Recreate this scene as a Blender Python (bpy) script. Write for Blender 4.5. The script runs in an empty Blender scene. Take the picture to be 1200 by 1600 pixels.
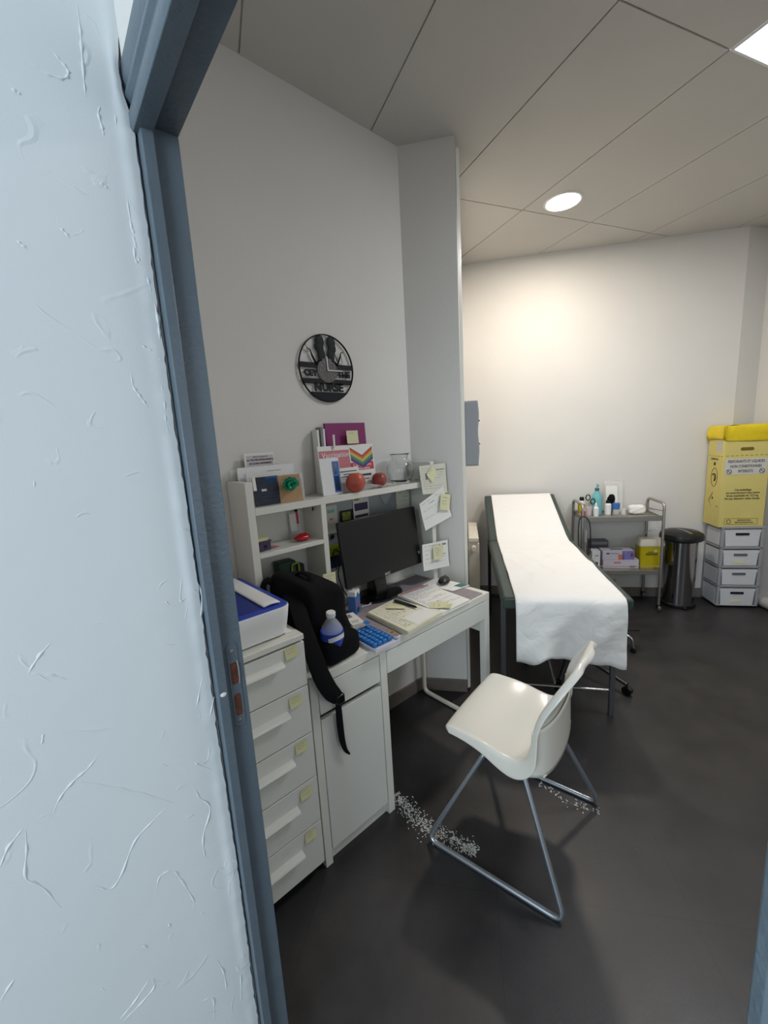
import bpy, bmesh, math, random
from mathutils import Vector, Matrix
rnd = random.Random(7)
col = bpy.context.scene.collection
sc = bpy.context.scene
PI = math.pi

# ------------------------------------------------------------------ camera
PAN, PITCH, ROLL, FPX = 0.8425, -0.174, -0.0571, 651.19
cam_d = bpy.data.cameras.new('camera'); cam = bpy.data.objects.new('camera', cam_d); col.objects.link(cam)
fw = Vector((math.cos(PITCH)*math.cos(PAN), math.cos(PITCH)*math.sin(PAN), math.sin(PITCH)))
rt = fw.cross(Vector((0, 0, 1))).normalized(); up = rt.cross(fw)
R_ = rt*math.cos(ROLL)+up*math.sin(ROLL); U_ = -rt*math.sin(ROLL)+up*math.cos(ROLL)
cam.matrix_world = Matrix(((R_.x, U_.x, -fw.x, -.6389), (R_.y, U_.y, -fw.y, -1.1404), (R_.z, U_.z, -fw.z, 1.5321), (0, 0, 0, 1)))
cam_d.sensor_fit = 'VERTICAL'; cam_d.sensor_height = 24; cam_d.lens = FPX/1600*24
cam_d.clip_start = .02
sc.camera = cam

# ------------------------------------------------------------------ world, lights, exposure
wd = bpy.data.worlds.new('world'); sc.world = wd; wd.use_nodes = True
bg = wd.node_tree.nodes['Background']; bg.inputs[0].default_value = (.78, .88, 1, 1); bg.inputs[1].default_value = .55
vs = sc.view_settings; vs.view_transform = 'Standard'; vs.look = 'None'; vs.gamma = 1; vs.use_curve_mapping = False
vs.exposure = 0.0

def area(name, loc, target, size, sizey, power, color, shape='RECTANGLE', spread=PI):
    l = bpy.data.lights.new(name, 'AREA'); l.shape = shape; l.size = size
    if shape == 'RECTANGLE': l.size_y = sizey
    l.energy = power; l.color = color; l.spread = spread
    o = bpy.data.objects.new(name, l); col.objects.link(o); o.location = loc
    o.rotation_euler = (Vector(target)-Vector(loc)).to_track_quat('-Z', 'Y').to_euler()
    return o
# daylight of the corridor behind the camera
area('corridor_daylight', (-2.9, -1.6, 1.7), (-.2, -.6, 1.1), 1.3, 1.7, 66, (.76, .90, 1))
area('added_fill_light', (.55, -3.22, 1.55), (1.0, 0, 1.5), 1.3, 1.3, 8, (.92, .96, 1))  # fill light added at the unseen near wall to brighten the room

# ------------------------------------------------------------------ helpers
class MB:
    def __init__(s): s.v = []; s.f = []; s.m = []
    def add(s, vs_, fs, m=0):
        b = len(s.v); s.v += [tuple(x) for x in vs_]
        for f in fs: s.f.append([b+i for i in f]); s.m.append(m)
        return s
    def box(s, x0, x1, y0, y1, z0, z1, m=0, rot=0, c=None):
        P = [(x, y, z) for z in (z0, z1) for (x, y) in ((x0, y0), (x1, y0), (x1, y1), (x0, y1))]
        if rot:
            cx, cy = c if c else ((x0+x1)/2, (y0+y1)/2); a, b = math.cos(rot), math.sin(rot)
            P = [(cx+(x-cx)*a-(y-cy)*b, cy+(x-cx)*b+(y-cy)*a, z) for x, y, z in P]
        return s.add(P, [(0, 3, 2, 1), (4, 5, 6, 7), (0, 1, 5, 4), (1, 2, 6, 5), (2, 3, 7, 6), (3, 0, 4, 7)], m)
    def prism(s, pts, a0, a1, axis='z', m=0):
        n = len(pts)
        def T(p, a): return {'z': (p[0], p[1], a), 'y': (p[0], a, p[1]), 'x': (a, p[0], p[1])}[axis]
        V = [T(p, a0) for p in pts]+[T(p, a1) for p in pts]
        F = [tuple(range(n)), tuple(range(2*n-1, n-1, -1))]+[(i+n, (i+1) % n+n, (i+1) % n, i) for i in range(n)]
        return s.add(V, F, m)
    def tube(s, pts, r, seg=12, m=0, closed=False, flat=None, cap=True):
        pts = [Vector(p) for p in pts]; n = len(pts); rs = r if isinstance(r, (list, tuple)) else [r]*n
        V = []; up_ = None
        for i, p in enumerate(pts):
            if closed: d = pts[(i+1) % n]-pts[i-1]
            else: d = pts[min(i+1, n-1)]-pts[max(i-1, 0)]
            d.normalize()
            if up_ is None:
                up_ = Vector((0, 0, 1)) if abs(d.z) < .9 else Vector((1, 0, 0))
            a = d.cross(up_).normalized(); b = a.cross(d).normalized(); up_ = b
            for k in range(seg):
                t = 2*PI*k/seg; fl = flat if flat else 1
                V.append(p+a*math.cos(t)*rs[i]+b*math.sin(t)*rs[i]*fl)
        F = []
        for i in range(n if closed else n-1):
            j = (i+1) % n
            for k in range(seg):
                F.append((i*seg+k, i*seg+(k+1) % seg, j*seg+(k+1) % seg, j*seg+k))
        if not closed and cap: F += [tuple(range(seg-1, -1, -1)), tuple((n-1)*seg+k for k in range(seg))]
        return s.add(V, F, m)
    def lathe(s, prof, c=(0, 0, 0), seg=32, m=0, sx=1, sy=1):
        V = []; n = len(prof)
        for r, z in prof:
            for k in range(seg):
                t = 2*PI*k/seg; V.append((c[0]+max(r, 1e-5)*math.cos(t)*sx, c[1]+max(r, 1e-5)*math.sin(t)*sy, c[2]+z))
        F = [(i*seg+k, i*seg+(k+1) % seg, (i+1)*seg+(k+1) % seg, (i+1)*seg+k) for i in range(n-1) for k in range(seg)]
        F += [tuple(range(seg-1, -1, -1)), tuple((n-1)*seg+k for k in range(seg))]
        return s.add(V, F, m)
    def patch(s, fn, u0=0, u1=1, v0=0, v1=1, nu=2, nv=2, off=0, m=0, flip=False):
        V = []
        for i in range(nu+1):
            for j in range(nv+1):
                u = u0+(u1-u0)*i/nu; v = v0+(v1-v0)*j/nv; p = Vector(fn(u, v))
                if off:
                    e = 1e-3; n = (Vector(fn(u+e, v))-p).cross(Vector(fn(u, v+e))-p).normalized(); p = p+n*off
                V.append(p)
        F = [(i*(nv+1)+j, (i+1)*(nv+1)+j, (i+1)*(nv+1)+j+1, i*(nv+1)+j+1) for i in range(nu) for j in range(nv)]
        if flip: F = [f[::-1] for f in F]
        return s.add(V, F, m)
    def sheet(s, fn, t=.0004, nu=6, nv=6, m=0):      # both faces and the rim of a thin sheet
        s.patch(fn, nu=nu, nv=nv, off=t/2, m=m); s.patch(fn, nu=nu, nv=nv, off=-t/2, m=m, flip=True); return s
    def ball(s, c, r, seg=20, rings=12, m=0, fn=None):
        V = []; 
        for i in range(rings+1):
            th = PI*i/rings
            for k in range(seg):
                ph = 2*PI*k/seg
                d = Vector((math.sin(th)*math.cos(ph), math.sin(th)*math.sin(ph), math.cos(th)))
                q = d*(fn(th, ph) if fn else 1)
                V.append((c[0]+q.x*r[0], c[1]+q.y*r[1], c[2]+q.z*r[2]))
        F = [((i+1)*seg+k, (i+1)*seg+(k+1) % seg, i*seg+(k+1) % seg, i*seg+k) for i in range(rings) for k in range(seg)]
        return s.add(V, F, m)
    def build(s, name, mats, parent=None, bevel=0, sub=0, smooth=True, angle=35, M=None, solid=0):
        me = bpy.data.meshes.new(name); me.from_pydata(s.v, [], s.f)
        if not isinstance(mats, (list, tuple)): mats = [mats]
        for m in mats: me.materials.append(m)
        for p, mi in zip(me.polygons, s.m): p.material_index = mi
        bm = bmesh.new(); bm.from_mesh(me)
        bmesh.ops.remove_doubles(bm, verts=bm.verts, dist=1e-6)
        bm.to_mesh(me); bm.free()
        if smooth:
            me.shade_smooth(); me.set_sharp_from_angle(angle=math.radians(angle))
        o = bpy.data.objects.new(name, me); col.objects.link(o)
        if M is not None: o.matrix_local = M
        if parent: o.parent = parent
        if solid:
            md = o.modifiers.new('solid', 'SOLIDIFY'); md.thickness = solid; md.offset = 0
        if bevel:
            md = o.modifiers.new('bevel', 'BEVEL'); md.width = bevel; md.segments = 2; md.limit_method = 'ANGLE'; md.angle_limit = math.radians(40)
        if sub:
            md = o.modifiers.new('sub', 'SUBSURF'); md.levels = sub; md.render_levels = sub
        return o

def box(name, m, x0, x1, y0, y1, z0, z1, parent=None, bevel=.0015, rot=0): return MB().box(x0, x1, y0, y1, z0, z1, rot=rot).build(name, m, parent, bevel)
def thing(name, label, cat, loc=(0, 0, 0), rotz=0, group=None):
    o = bpy.data.objects.new(name, None); o.empty_display_size = .05; col.objects.link(o)
    o.location = loc; o.rotation_euler = (0, 0, rotz); o['label'] = label; o['category'] = cat
    if group: o['group'] = group
    return o
def tag(o, label, cat, group=None, kind=None):
    o['label'] = label; o['category'] = cat
    if group: o['group'] = group
    if kind: o['kind'] = kind
    return o
def struct(o): o['kind'] = 'structure'; return o

def bend(pts, r=.03, n=6):           # polyline with rounded corners
    pts = [Vector(p) for p in pts]; out = [pts[0]]
    for i in range(1, len(pts)-1):
        a, b, c = pts[i-1], pts[i], pts[i+1]
        d1 = (a-b); d2 = (c-b); rr = min(r, d1.length*.49, d2.length*.49)
        p1 = b+d1.normalized()*rr; p2 = b+d2.normalized()*rr
        for k in range(n+1):
            t = k/n; out.append(p1*(1-t)**2+b*2*t*(1-t)+p2*t*t)
    return out+[pts[-1]]
def spline(pts, n=8):                # Catmull-Rom through the points
    P = [Vector(p) for p in pts]; P = [P[0]*2-P[1]]+P+[P[-1]*2-P[-2]]; out = []
    for i in range(1, len(P)-2):
        for k in range(n):
            t = k/n; a, b, c, d = P[i-1:i+3]
            out.append(.5*((2*b)+(c-a)*t+(2*a-5*b+4*c-d)*t*t+(-a+3*b-3*c+d)*t**3))
    return out+[P[-2]]

_tc = {}
def text(name, s_, size, m, M, parent=None, extrude=.0003, bold=0, align='CENTER', sx=1):
    cu = bpy.data.curves.new('t', 'FONT'); cu.body = s_; cu.size = size; cu.extrude = extrude; cu.align_x = align; cu.align_y = 'CENTER'; cu.offset = bold
    cu.resolution_u = 3
    ob = bpy.data.objects.new('t', cu); col.objects.link(ob); bpy.context.view_layer.update()
    me = bpy.data.meshes.new_from_object(ob.evaluated_get(bpy.context.evaluated_depsgraph_get()))
    bpy.data.objects.remove(ob); bpy.data.curves.remove(cu)
    me.materials.clear(); me.materials.append(m); me.name = name
    if sx != 1: me.transform(Matrix.Diagonal((sx, 1, 1, 1)))
    o = bpy.data.objects.new(name, me); col.objects.link(o); o.matrix_local = M
    if parent: o.parent = parent
    return o
def face_M(loc, xdir=(1, 0, 0), ydir=(0, 0, 1)):   # frame whose +z is xdir x ydir
    x = Vector(xdir).normalized(); y = Vector(ydir).normalized(); z = x.cross(y).normalized(); y = z.cross(x)
    return Matrix(((x.x, y.x, z.x, loc[0]), (x.y, y.y, z.y, loc[1]), (x.z, y.z, z.z, loc[2]), (0, 0, 0, 1)))

# ------------------------------------------------------------------ materials
def srgb(r, g, b):
    f = lambda c: (c/255/12.92) if c/255 <= .04045 else ((c/255+.055)/1.055)**2.4
    return (f(r), f(g), f(b), 1)
def mat(name, c, rough=.5, metal=0, bump=0, scale=200, spec=.5, var=0, vscale=8, trans=0, alpha=1, emit=0, ior=1.45, coat=0, detail=3):
    m = bpy.data.materials.new(name); m.use_nodes = True; nt = m.node_tree; b = nt.nodes['Principled BSDF']
    cc = srgb(*c); b.inputs['Base Color'].default_value = cc; b.inputs['Roughness'].default_value = rough; b.inputs['Metallic'].default_value = metal
    b.inputs['Specular IOR Level'].default_value = spec; b.inputs['IOR'].default_value = ior
    if trans: b.inputs['Transmission Weight'].default_value = trans
    if alpha < 1: b.inputs['Alpha'].default_value = alpha
    if coat: b.inputs['Coat Weight'].default_value = coat; b.inputs['Coat Roughness'].default_value = .1
    if emit: b.inputs['Emission Color'].default_value = cc; b.inputs['Emission Strength'].default_value = emit
    tc = nt.nodes.new('ShaderNodeTexCoord')
    if bump:
        n = nt.nodes.new('ShaderNodeTexNoise'); n.inputs['Scale'].default_value = scale; n.inputs['Detail'].default_value = detail
        nt.links.new(tc.outputs['Object'], n.inputs['Vector'])
        bp = nt.nodes.new('ShaderNodeBump'); bp.inputs['Strength'].default_value = bump; bp.inputs['Distance'].default_value = .002
        nt.links.new(n.outputs['Fac'], bp.inputs['Height']); nt.links.new(bp.outputs['Normal'], b.inputs['Normal'])
    if var:
        n = nt.nodes.new('ShaderNodeTexNoise'); n.inputs['Scale'].default_value = vscale; n.inputs['Detail'].default_value = 5
        nt.links.new(tc.outputs['Object'], n.inputs['Vector'])
        r = nt.nodes.new('ShaderNodeValToRGB'); r.color_ramp.elements[0].position = .3; r.color_ramp.elements[1].position = .7
        r.color_ramp.elements[0].color = tuple(x*(1-var) for x in cc[:3])+(1,); r.color_ramp.elements[1].color = tuple(min(1, x*(1+var)) for x in cc[:3])+(1,)
        nt.links.new(n.outputs['Fac'], r.inputs['Fac']); nt.links.new(r.outputs['Color'], b.inputs['Base Color'])
    return m
M_wall = mat('wall_paint', (214, 212, 207), .75, bump=.25, scale=90, var=.02, vscale=2)
M_tile = mat('ceiling_tile', (196, 193, 187), .85, bump=.4, scale=500, var=.02, vscale=3)
M_grid = mat('ceiling_bar', (186, 184, 179), .6)
M_base = mat('plinth', (112, 104, 96), .5, bump=.2, scale=60, var=.12, vscale=14)
M_frame = mat('door_frame_paint', (92, 104, 113), .35, bump=.5, scale=130, var=.06, vscale=20)
M_lam = mat('white_laminate', (216, 215, 206), .28, bump=.05, scale=300)
M_lam2 = mat('white_lacquer_front', (212, 213, 206), .33, bump=.05, scale=300)
M_board = mat('magnetic_board', (150, 156, 158), .3, metal=.3)
M_black = mat('black_plastic', (18, 19, 21), .38)
M_blackg = mat('black_gloss', (10, 11, 13), .15)
M_screen = mat('screen', (16, 18, 21), .32)
M_chrome = mat('chrome', (190, 190, 188), .18, metal=1)
M_steel = mat('brushed_steel', (176, 172, 165), .42, metal=1, bump=.1, scale=300)
M_steel2 = mat('polished_steel', (165, 165, 166), .13, metal=1)
M_tube = mat('chair_tube', (168, 176, 184), .3, metal=.85)
M_shell = mat('chair_shell', (222, 219, 209), .22, bump=.03, scale=200, coat=.3)
M_green = mat('green_vinyl', (50, 64, 58), .42, bump=.35, scale=400, var=.08, vscale=20)
M_darkm = mat('dark_metal', (40, 41, 43), .4, metal=.6)
M_legm = mat('grey_enamel', (88, 90, 94), .4, metal=.4)
M_fab = mat('black_fabric', (11, 12, 15), .9, spec=.2, bump=.8, scale=700, var=.15, vscale=12)
M_strap = mat('black_webbing', (9, 10, 13), .9, spec=.2, bump=.8, scale=900)
M_paper = mat('paper', (226, 226, 220), .8, var=.02, vscale=10)
M_paperc = mat('cream_paper', (222, 219, 196), .8, var=.03, vscale=14)
M_paperg = mat('dull_form_paper', (206, 206, 190), .8)  # duller off-white for the form and leaflets
M_ink = mat('ink', (60, 62, 66), .8)
M_inkg = mat('grey_ink', (130, 132, 134), .8)
M_faint = mat('faint_writing', (168, 168, 166), .8)
M_mid = mat('mid_print', (112, 112, 114), .8)
M_inkr = mat('red_ink', (190, 70, 78), .8)
M_note = mat('yellow_note', (206, 203, 156), .8, var=.03, vscale=30)
M_notep = mat('pale_yellow_note', (214, 212, 172), .8, var=.03, vscale=30)
M_magenta = mat('magenta_card', (128, 38, 98), .5, bump=.1)
M_white = mat('white_plastic', (224, 225, 224), .35)
M_whitew = mat('warm_white_enamel', (226, 220, 205), .4)
M_blue = mat('royal_blue_plastic', (32, 62, 165), .35)
M_bluep = mat('pill_blue', (14, 104, 176), .3, coat=.3)
M_blued = mat('dark_blue', (26, 48, 84), .5)
M_bluel = mat('label_blue', (62, 110, 176), .5)
M_navy = mat('night_photo', (26, 34, 52), .4, var=.5, vscale=60)
M_kraft = mat('kraft_card', (172, 140, 104), .75, var=.08, vscale=40)
M_bow = mat('green_foil', (18, 130, 96), .22, metal=.5)
M_redf = mat('red_foil', (176, 22, 36), .2, metal=.3, coat=.4)
M_red = mat('red_skin', (182, 82, 64), .45, var=.15, vscale=18, coat=.2)
M_peach = mat('nectarine_skin', (142, 60, 50), .4, var=.5, vscale=14)
M_glass = mat('clear_glass', (250, 252, 252), .02, trans=1, ior=1.30)
M_film = mat('clear_film', (232, 232, 230), .25, alpha=.35, bump=.6, scale=60)
M_pet = mat('clear_bottle', (225, 232, 234), .1, alpha=.32, bump=.5, scale=40)
M_purple = mat('purple_box', (62, 52, 84), .5)
M_yellow = mat('yellow_bag', (222, 196, 20), .35, bump=.9, scale=28, detail=5, var=.08, vscale=16)
M_card = mat('yellow_cardboard', (208, 194, 116), .7, bump=.15, scale=80, var=.04, vscale=5)
M_carddk = mat('cardboard_print', (74, 66, 40), .8)
M_hole = mat('hand_hole', (112, 96, 34), .8)
M_sharps = mat('sharps_yellow', (184, 168, 12), .4)
M_lidw = mat('sharps_lid', (214, 205, 188), .4)
M_greyp = mat('grey_plastic_frame', (150, 153, 157), .45)
M_drw = mat('pale_grey_drawer', (205, 208, 212), .4)
M_dark = mat('dark_gap', (20, 20, 22), .8)
M_teal = mat('teal_bottle', (112, 180, 184), .3)
M_brown = mat('rust_hole', (92, 52, 38), .8, var=.3, vscale=120)
M_clockb = mat('black_vinyl_disc', (13, 16, 21), .55, spec=.3)
M_clockl = mat('disc_label', (92, 88, 86), .5, var=.3, vscale=90)
M_silver = mat('silver', (200, 200, 198), .3, metal=.6)
M_pad = mat('mauve_desk_mat', (142, 132, 136), .7, var=.12, vscale=40)
M_lav = mat('glove_box_print', (120, 116, 178), .6, var=.2, vscale=30)
M_lavl = mat('glove_box_card', (196, 190, 200), .6)
M_orange = mat('orange_print', (196, 120, 84), .6)
M_lime = mat('lime_clip', (150, 168, 40), .5)
M_dgreen = mat('dark_green', (34, 58, 50), .5)
M_pillw = mat('pillbox_tray', (200, 200, 214), .35)
M_tealp = mat('teal_print', (52, 110, 106), .6)
M_pink = mat('pink_print', (196, 120, 126), .6)
M_colour = mat('rainbow_print', (120, 60, 110), .5, var=.6, vscale=25)
M_amber = mat('amber_liquid', (196, 170, 28), .3)
M_led = mat('led_panel', (236, 244, 255), .5, emit=6)
M_spot = mat('lamp_diffuser', (255, 238, 214), .5, emit=9)
M_fridgeg = mat('olive_magnet', (122, 130, 50), .5, var=.4, vscale=60)

# couch paper: matte with soft crease bump
M_couch = mat('couch_paper', (230, 229, 226), .8)
def creases(m, sc_, strength, dist):
    nt = m.node_tree; b = nt.nodes['Principled BSDF']; tc = nt.nodes.new('ShaderNodeTexCoord')
    n = nt.nodes.new('ShaderNodeTexNoise'); n.inputs['Scale'].default_value = sc_; n.inputs['Detail'].default_value = 4; n.inputs['Distortion'].default_value = .8
    nt.links.new(tc.outputs['Object'], n.inputs['Vector'])
    s1 = nt.nodes.new('ShaderNodeMath'); s1.operation = 'SUBTRACT'; s1.inputs[1].default_value = .5; nt.links.new(n.outputs['Fac'], s1.inputs[0])
    s2 = nt.nodes.new('ShaderNodeMath'); s2.operation = 'ABSOLUTE'; nt.links.new(s1.outputs[0], s2.inputs[0])
    bp = nt.nodes.new('ShaderNodeBump'); bp.inputs['Strength'].default_value = strength; bp.inputs['Distance'].default_value = dist
    nt.links.new(s2.outputs[0], bp.inputs['Height']); nt.links.new(bp.outputs['Normal'], b.inputs['Normal'])
creases(M_couch, 3.2, .85, .035)

# trowelled plaster with ridges
def plaster():
    m = bpy.data.materials.new('trowelled_plaster'); m.use_nodes = True; nt = m.node_tree; N = nt.nodes; L = nt.links; b = N['Principled BSDF']
    b.inputs['Base Color'].default_value = srgb(214, 219, 220); b.inputs['Roughness'].default_value = .6
    tc = N.new('ShaderNodeTexCoord')
    def noise(s, d=2, dist=0, off=0):
        mp = N.new('ShaderNodeMapping'); mp.inputs['Location'].default_value = (off, off*2, off*.5); L.new(tc.outputs['Object'], mp.inputs[0])
        n = N.new('ShaderNodeTexNoise'); n.inputs['Scale'].default_value = s; n.inputs['Detail'].default_value = d; n.inputs['Distortion'].default_value = dist
        L.new(mp.outputs[0], n.inputs['Vector']); return n.outputs['Fac']
    def mth(op, a, b_=None, clamp=False):
        k = N.new('ShaderNodeMath'); k.operation = op; k.use_clamp = clamp
        for i, x in enumerate((a, b_)):
            if x is None: continue
            if isinstance(x, (int, float)): k.inputs[i].default_value = x
            else: L.new(x, k.inputs[i])
        return k.outputs[0]
    def rng(x, a, b_, c=0, d=1):
        k = N.new('ShaderNodeMapRange'); L.new(x, k.inputs[0]); k.inputs[1].default_value = a; k.inputs[2].default_value = b_; k.inputs[3].default_value = c; k.inputs[4].default_value = d; return k.outputs[0]
    tot = None
    for s, dist, off, w, m0 in ((5.0, .4, 0, .010, .60), (8.5, .3, 7.3, .012, .60), (13, .8, 3.1, .016, .62)):
        r = rng(mth('ABSOLUTE', mth('SUBTRACT', noise(s, 1.2, dist, off), .5)), 0, w, 1, 0)
        k = rng(noise(s*1.3, 3, .4, off+20), m0, m0+.05)
        t = mth('MULTIPLY', r, k)
        tot = t if tot is None else mth('MAXIMUM', tot, t)
    fine = mth('MULTIPLY', noise(300, 3), .06); broad = mth('MULTIPLY', noise(6, 2, .5, 5), .8)
    h = mth('ADD', mth('ADD', mth('MULTIPLY', tot, .35), fine), broad)
    bp = N.new('ShaderNodeBump'); bp.inputs['Strength'].default_value = .55; bp.inputs['Distance'].default_value = .0035
    L.new(h, bp.inputs['Height']); L.new(bp.outputs['Normal'], b.inputs['Normal'])
    return m
M_plaster = plaster()

def floor_mat():
    m = bpy.data.materials.new('dark_vinyl_floor'); m.use_nodes = True; nt = m.node_tree; N = nt.nodes; L = nt.links; b = N['Principled BSDF']
    tc = N.new('ShaderNodeTexCoord'); mp = N.new('ShaderNodeMapping'); mp.inputs['Rotation'].default_value = (0, 0, .92); L.new(tc.outputs['Object'], mp.inputs[0])
    n1 = N.new('ShaderNodeTexNoise'); n1.inputs['Scale'].default_value = 3.5; n1.inputs['Detail'].default_value = 8; n1.inputs['Roughness'].default_value = .65; L.new(mp.outputs[0], n1.inputs['Vector'])
    r = N.new('ShaderNodeValToRGB'); r.color_ramp.elements[0].position = .3; r.color_ramp.elements[0].color = srgb(30, 29, 31); r.color_ramp.elements[1].position = .75; r.color_ramp.elements[1].color = srgb(54, 51, 51)
    L.new(n1.outputs['Fac'], r.inputs['Fac'])
    n2 = N.new('ShaderNodeTexNoise'); n2.inputs['Scale'].default_value = 170; n2.inputs['Detail'].default_value = 2; mp2 = N.new('ShaderNodeMapping'); mp2.inputs['Scale'].default_value = (.35, 1, 1); mp2.inputs['Rotation'].default_value = (0, 0, .5); L.new(tc.outputs['Object'], mp2.inputs[0]); L.new(mp2.outputs[0], n2.inputs['Vector'])
    bk = N.new('ShaderNodeTexBrick'); bk.inputs['Scale'].default_value = 1; bk.inputs['Brick Width'].default_value = .6; bk.inputs['Row Height'].default_value = .6; bk.inputs['Mortar Size'].default_value = .0012; bk.offset = 0
    bk.inputs['Color1'].default_value = (1, 1, 1, 1); bk.inputs['Color2'].default_value = (.97, .97, .97, 1); bk.inputs['Mortar'].default_value = (.55, .55, .55, 1); L.new(mp.outputs[0], bk.inputs['Vector'])
    mx = N.new('ShaderNodeMix'); mx.data_type = 'RGBA'; mx.blend_type = 'MULTIPLY'; mx.inputs[0].default_value = 1
    L.new(r.outputs['Color'], mx.inputs[6]); L.new(bk.outputs['Color'], mx.inputs[7]); L.new(mx.outputs[2], b.inputs['Base Color'])
    rr = N.new('ShaderNodeMapRange'); rr.inputs[1].default_value = .3; rr.inputs[2].default_value = .7; rr.inputs[3].default_value = .36; rr.inputs[4].default_value = .52; L.new(n1.outputs['Fac'], rr.inputs[0]); L.new(rr.outputs[0], b.inputs['Roughness'])
    bp = N.new('ShaderNodeBump'); bp.inputs['Strength'].default_value = .25; bp.inputs['Distance'].default_value = .001; L.new(n2.outputs['Fac'], bp.inputs['Height']); L.new(bp.outputs['Normal'], b.inputs['Normal'])
    return m
M_floor = floor_mat()

# ------------------------------------------------------------------ room shell
H = 2.954
PHI = -.9247
DU = Vector((math.cos(PHI), math.sin(PHI), 0)); DN = Vector((math.sin(PHI), -math.cos(PHI), 0)); OW = Vector((3.4353, 0, 0))
def W(u, n, z=0): return OW+DU*u+DN*n+Vector((0, 0, z))     # far-wall frame: u right along it, n out of it
def wall(name, a, b, z0=0, z1=H+.02, t=.1, m=None):          # inner face from a to b, thickness to the left of a->b
    a = Vector((a[0], a[1], 0)); b = Vector((b[0], b[1], 0)); d = (b-a).normalized(); n = Vector((-d.y, d.x, 0))*t
    return struct(MB().prism([(a.x, a.y), (b.x, b.y), (b.x+n.x, b.y+n.y), (a.x+n.x, a.y+n.y)], z0, z1).build(name, m or M_wall, smooth=False))
struct(MB().box(-3.5, 5.5, -4.5, 3.5, -.1, 0).build('floor', M_floor, smooth=False))
RX = -.341                                                   # room side of the doorway wall
cor = W(-1.836, 1.603); edg = W(-1.555, 1.603)
wall('wall_rear', (cor.x, cor.y), (RX-.05, .501), t=-.1)
wall('wall_angled', (edg.x, edg.y), (cor.x, cor.y), t=-.1)
a, b = W(-1.557, 0), W(-1.557, 1.6); wall('wall_left', (b.x, b.y), (a.x, a.y), t=.1)
a, b = W(-1.7, 0), W(.612, 0); wall('wall_far', (a.x, a.y), (b.x, b.y))
c_ = W(.81, -.09); wall('wall_far_return', (b.x, b.y), (c_.x, c_.y))
d_ = W(.885, .30); wall('wall_right', (c_.x, c_.y), (d_.x, d_.y)); e_ = W(1.75, 3.3)
wall('wall_right_near', (d_.x, d_.y), (e_.x, e_.y))
wall('wall_near', (e_.x, e_.y), (-.56, -3.3))
struct(MB().box(-.12, 1.22, -3.30, -3.285, .88, 2.22).build('added_window_1', mat('added_window_frame', (220, 222, 224), .4), bevel=.004)); struct(MB().box(-.05, 1.15, -3.286, -3.28, .95, 2.15).build('added_window_2', mat('glowing_fill_pane', (200, 220, 240), .1, emit=.6)))  # unseen window with glowing pane, added to go with the fill light
# wall with the doorway
struct(MB().box(-.405, RX, -.335, .52, 0, H+.02).build('wall_door_left', M_wall, smooth=False))
DOOR = Matrix.Translation((-.341, -.351, 0))@Matrix.Rotation(-.048, 4, 'Z')@Matrix.Translation((.341, .351, 0))
struct(MB().box(-.410, RX, -3.4, -1.18, 0, H+.02).build('wall_door_right', M_wall, smooth=False, M=DOOR))
struct(MB().box(-.410, RX, -1.18, -.325, 2.11, H+.02).build('wall_door_lintel', M_wall, smooth=False, M=DOOR))
# trowelled corridor wall with a ragged plaster edge against the frame
mb = MB(); NX, NZ = 60, 260; X0, X1 = -.4075, -.60
def plast(u, v):
    z = v*3.0
    x = X0+(X1-X0)*u
    y = -.345
    k = max(0, 1-u*9)
    w = math.sin(z*31)*.15+math.sin(z*74+1.3)*.2+math.sin(z*163+.4)*.25+math.sin(z*9+2)*.5+.2*math.sin(z*290)
    x += k*(.0022*w)
    if z > 2.035 and z < 2.16: x -= k*.010*math.sin(PI*min(1, (z-2.035)/.125))
    y += -.0012*w*k - .0015*math.exp(-((u-.06)/.05)**2)*(1+w)
    return (x, y, z)
mb.patch(plast, nu=NX, nv=NZ); 
mb.add([(X1, -.345, 0), (-3.2, -.345, 0), (-3.2, -.345, 3), (X1, -.345, 3)], [(0, 1, 2, 3)])
mb.box(-3.2, -.409, -.33, -.2, 0, 3.0)
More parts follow.
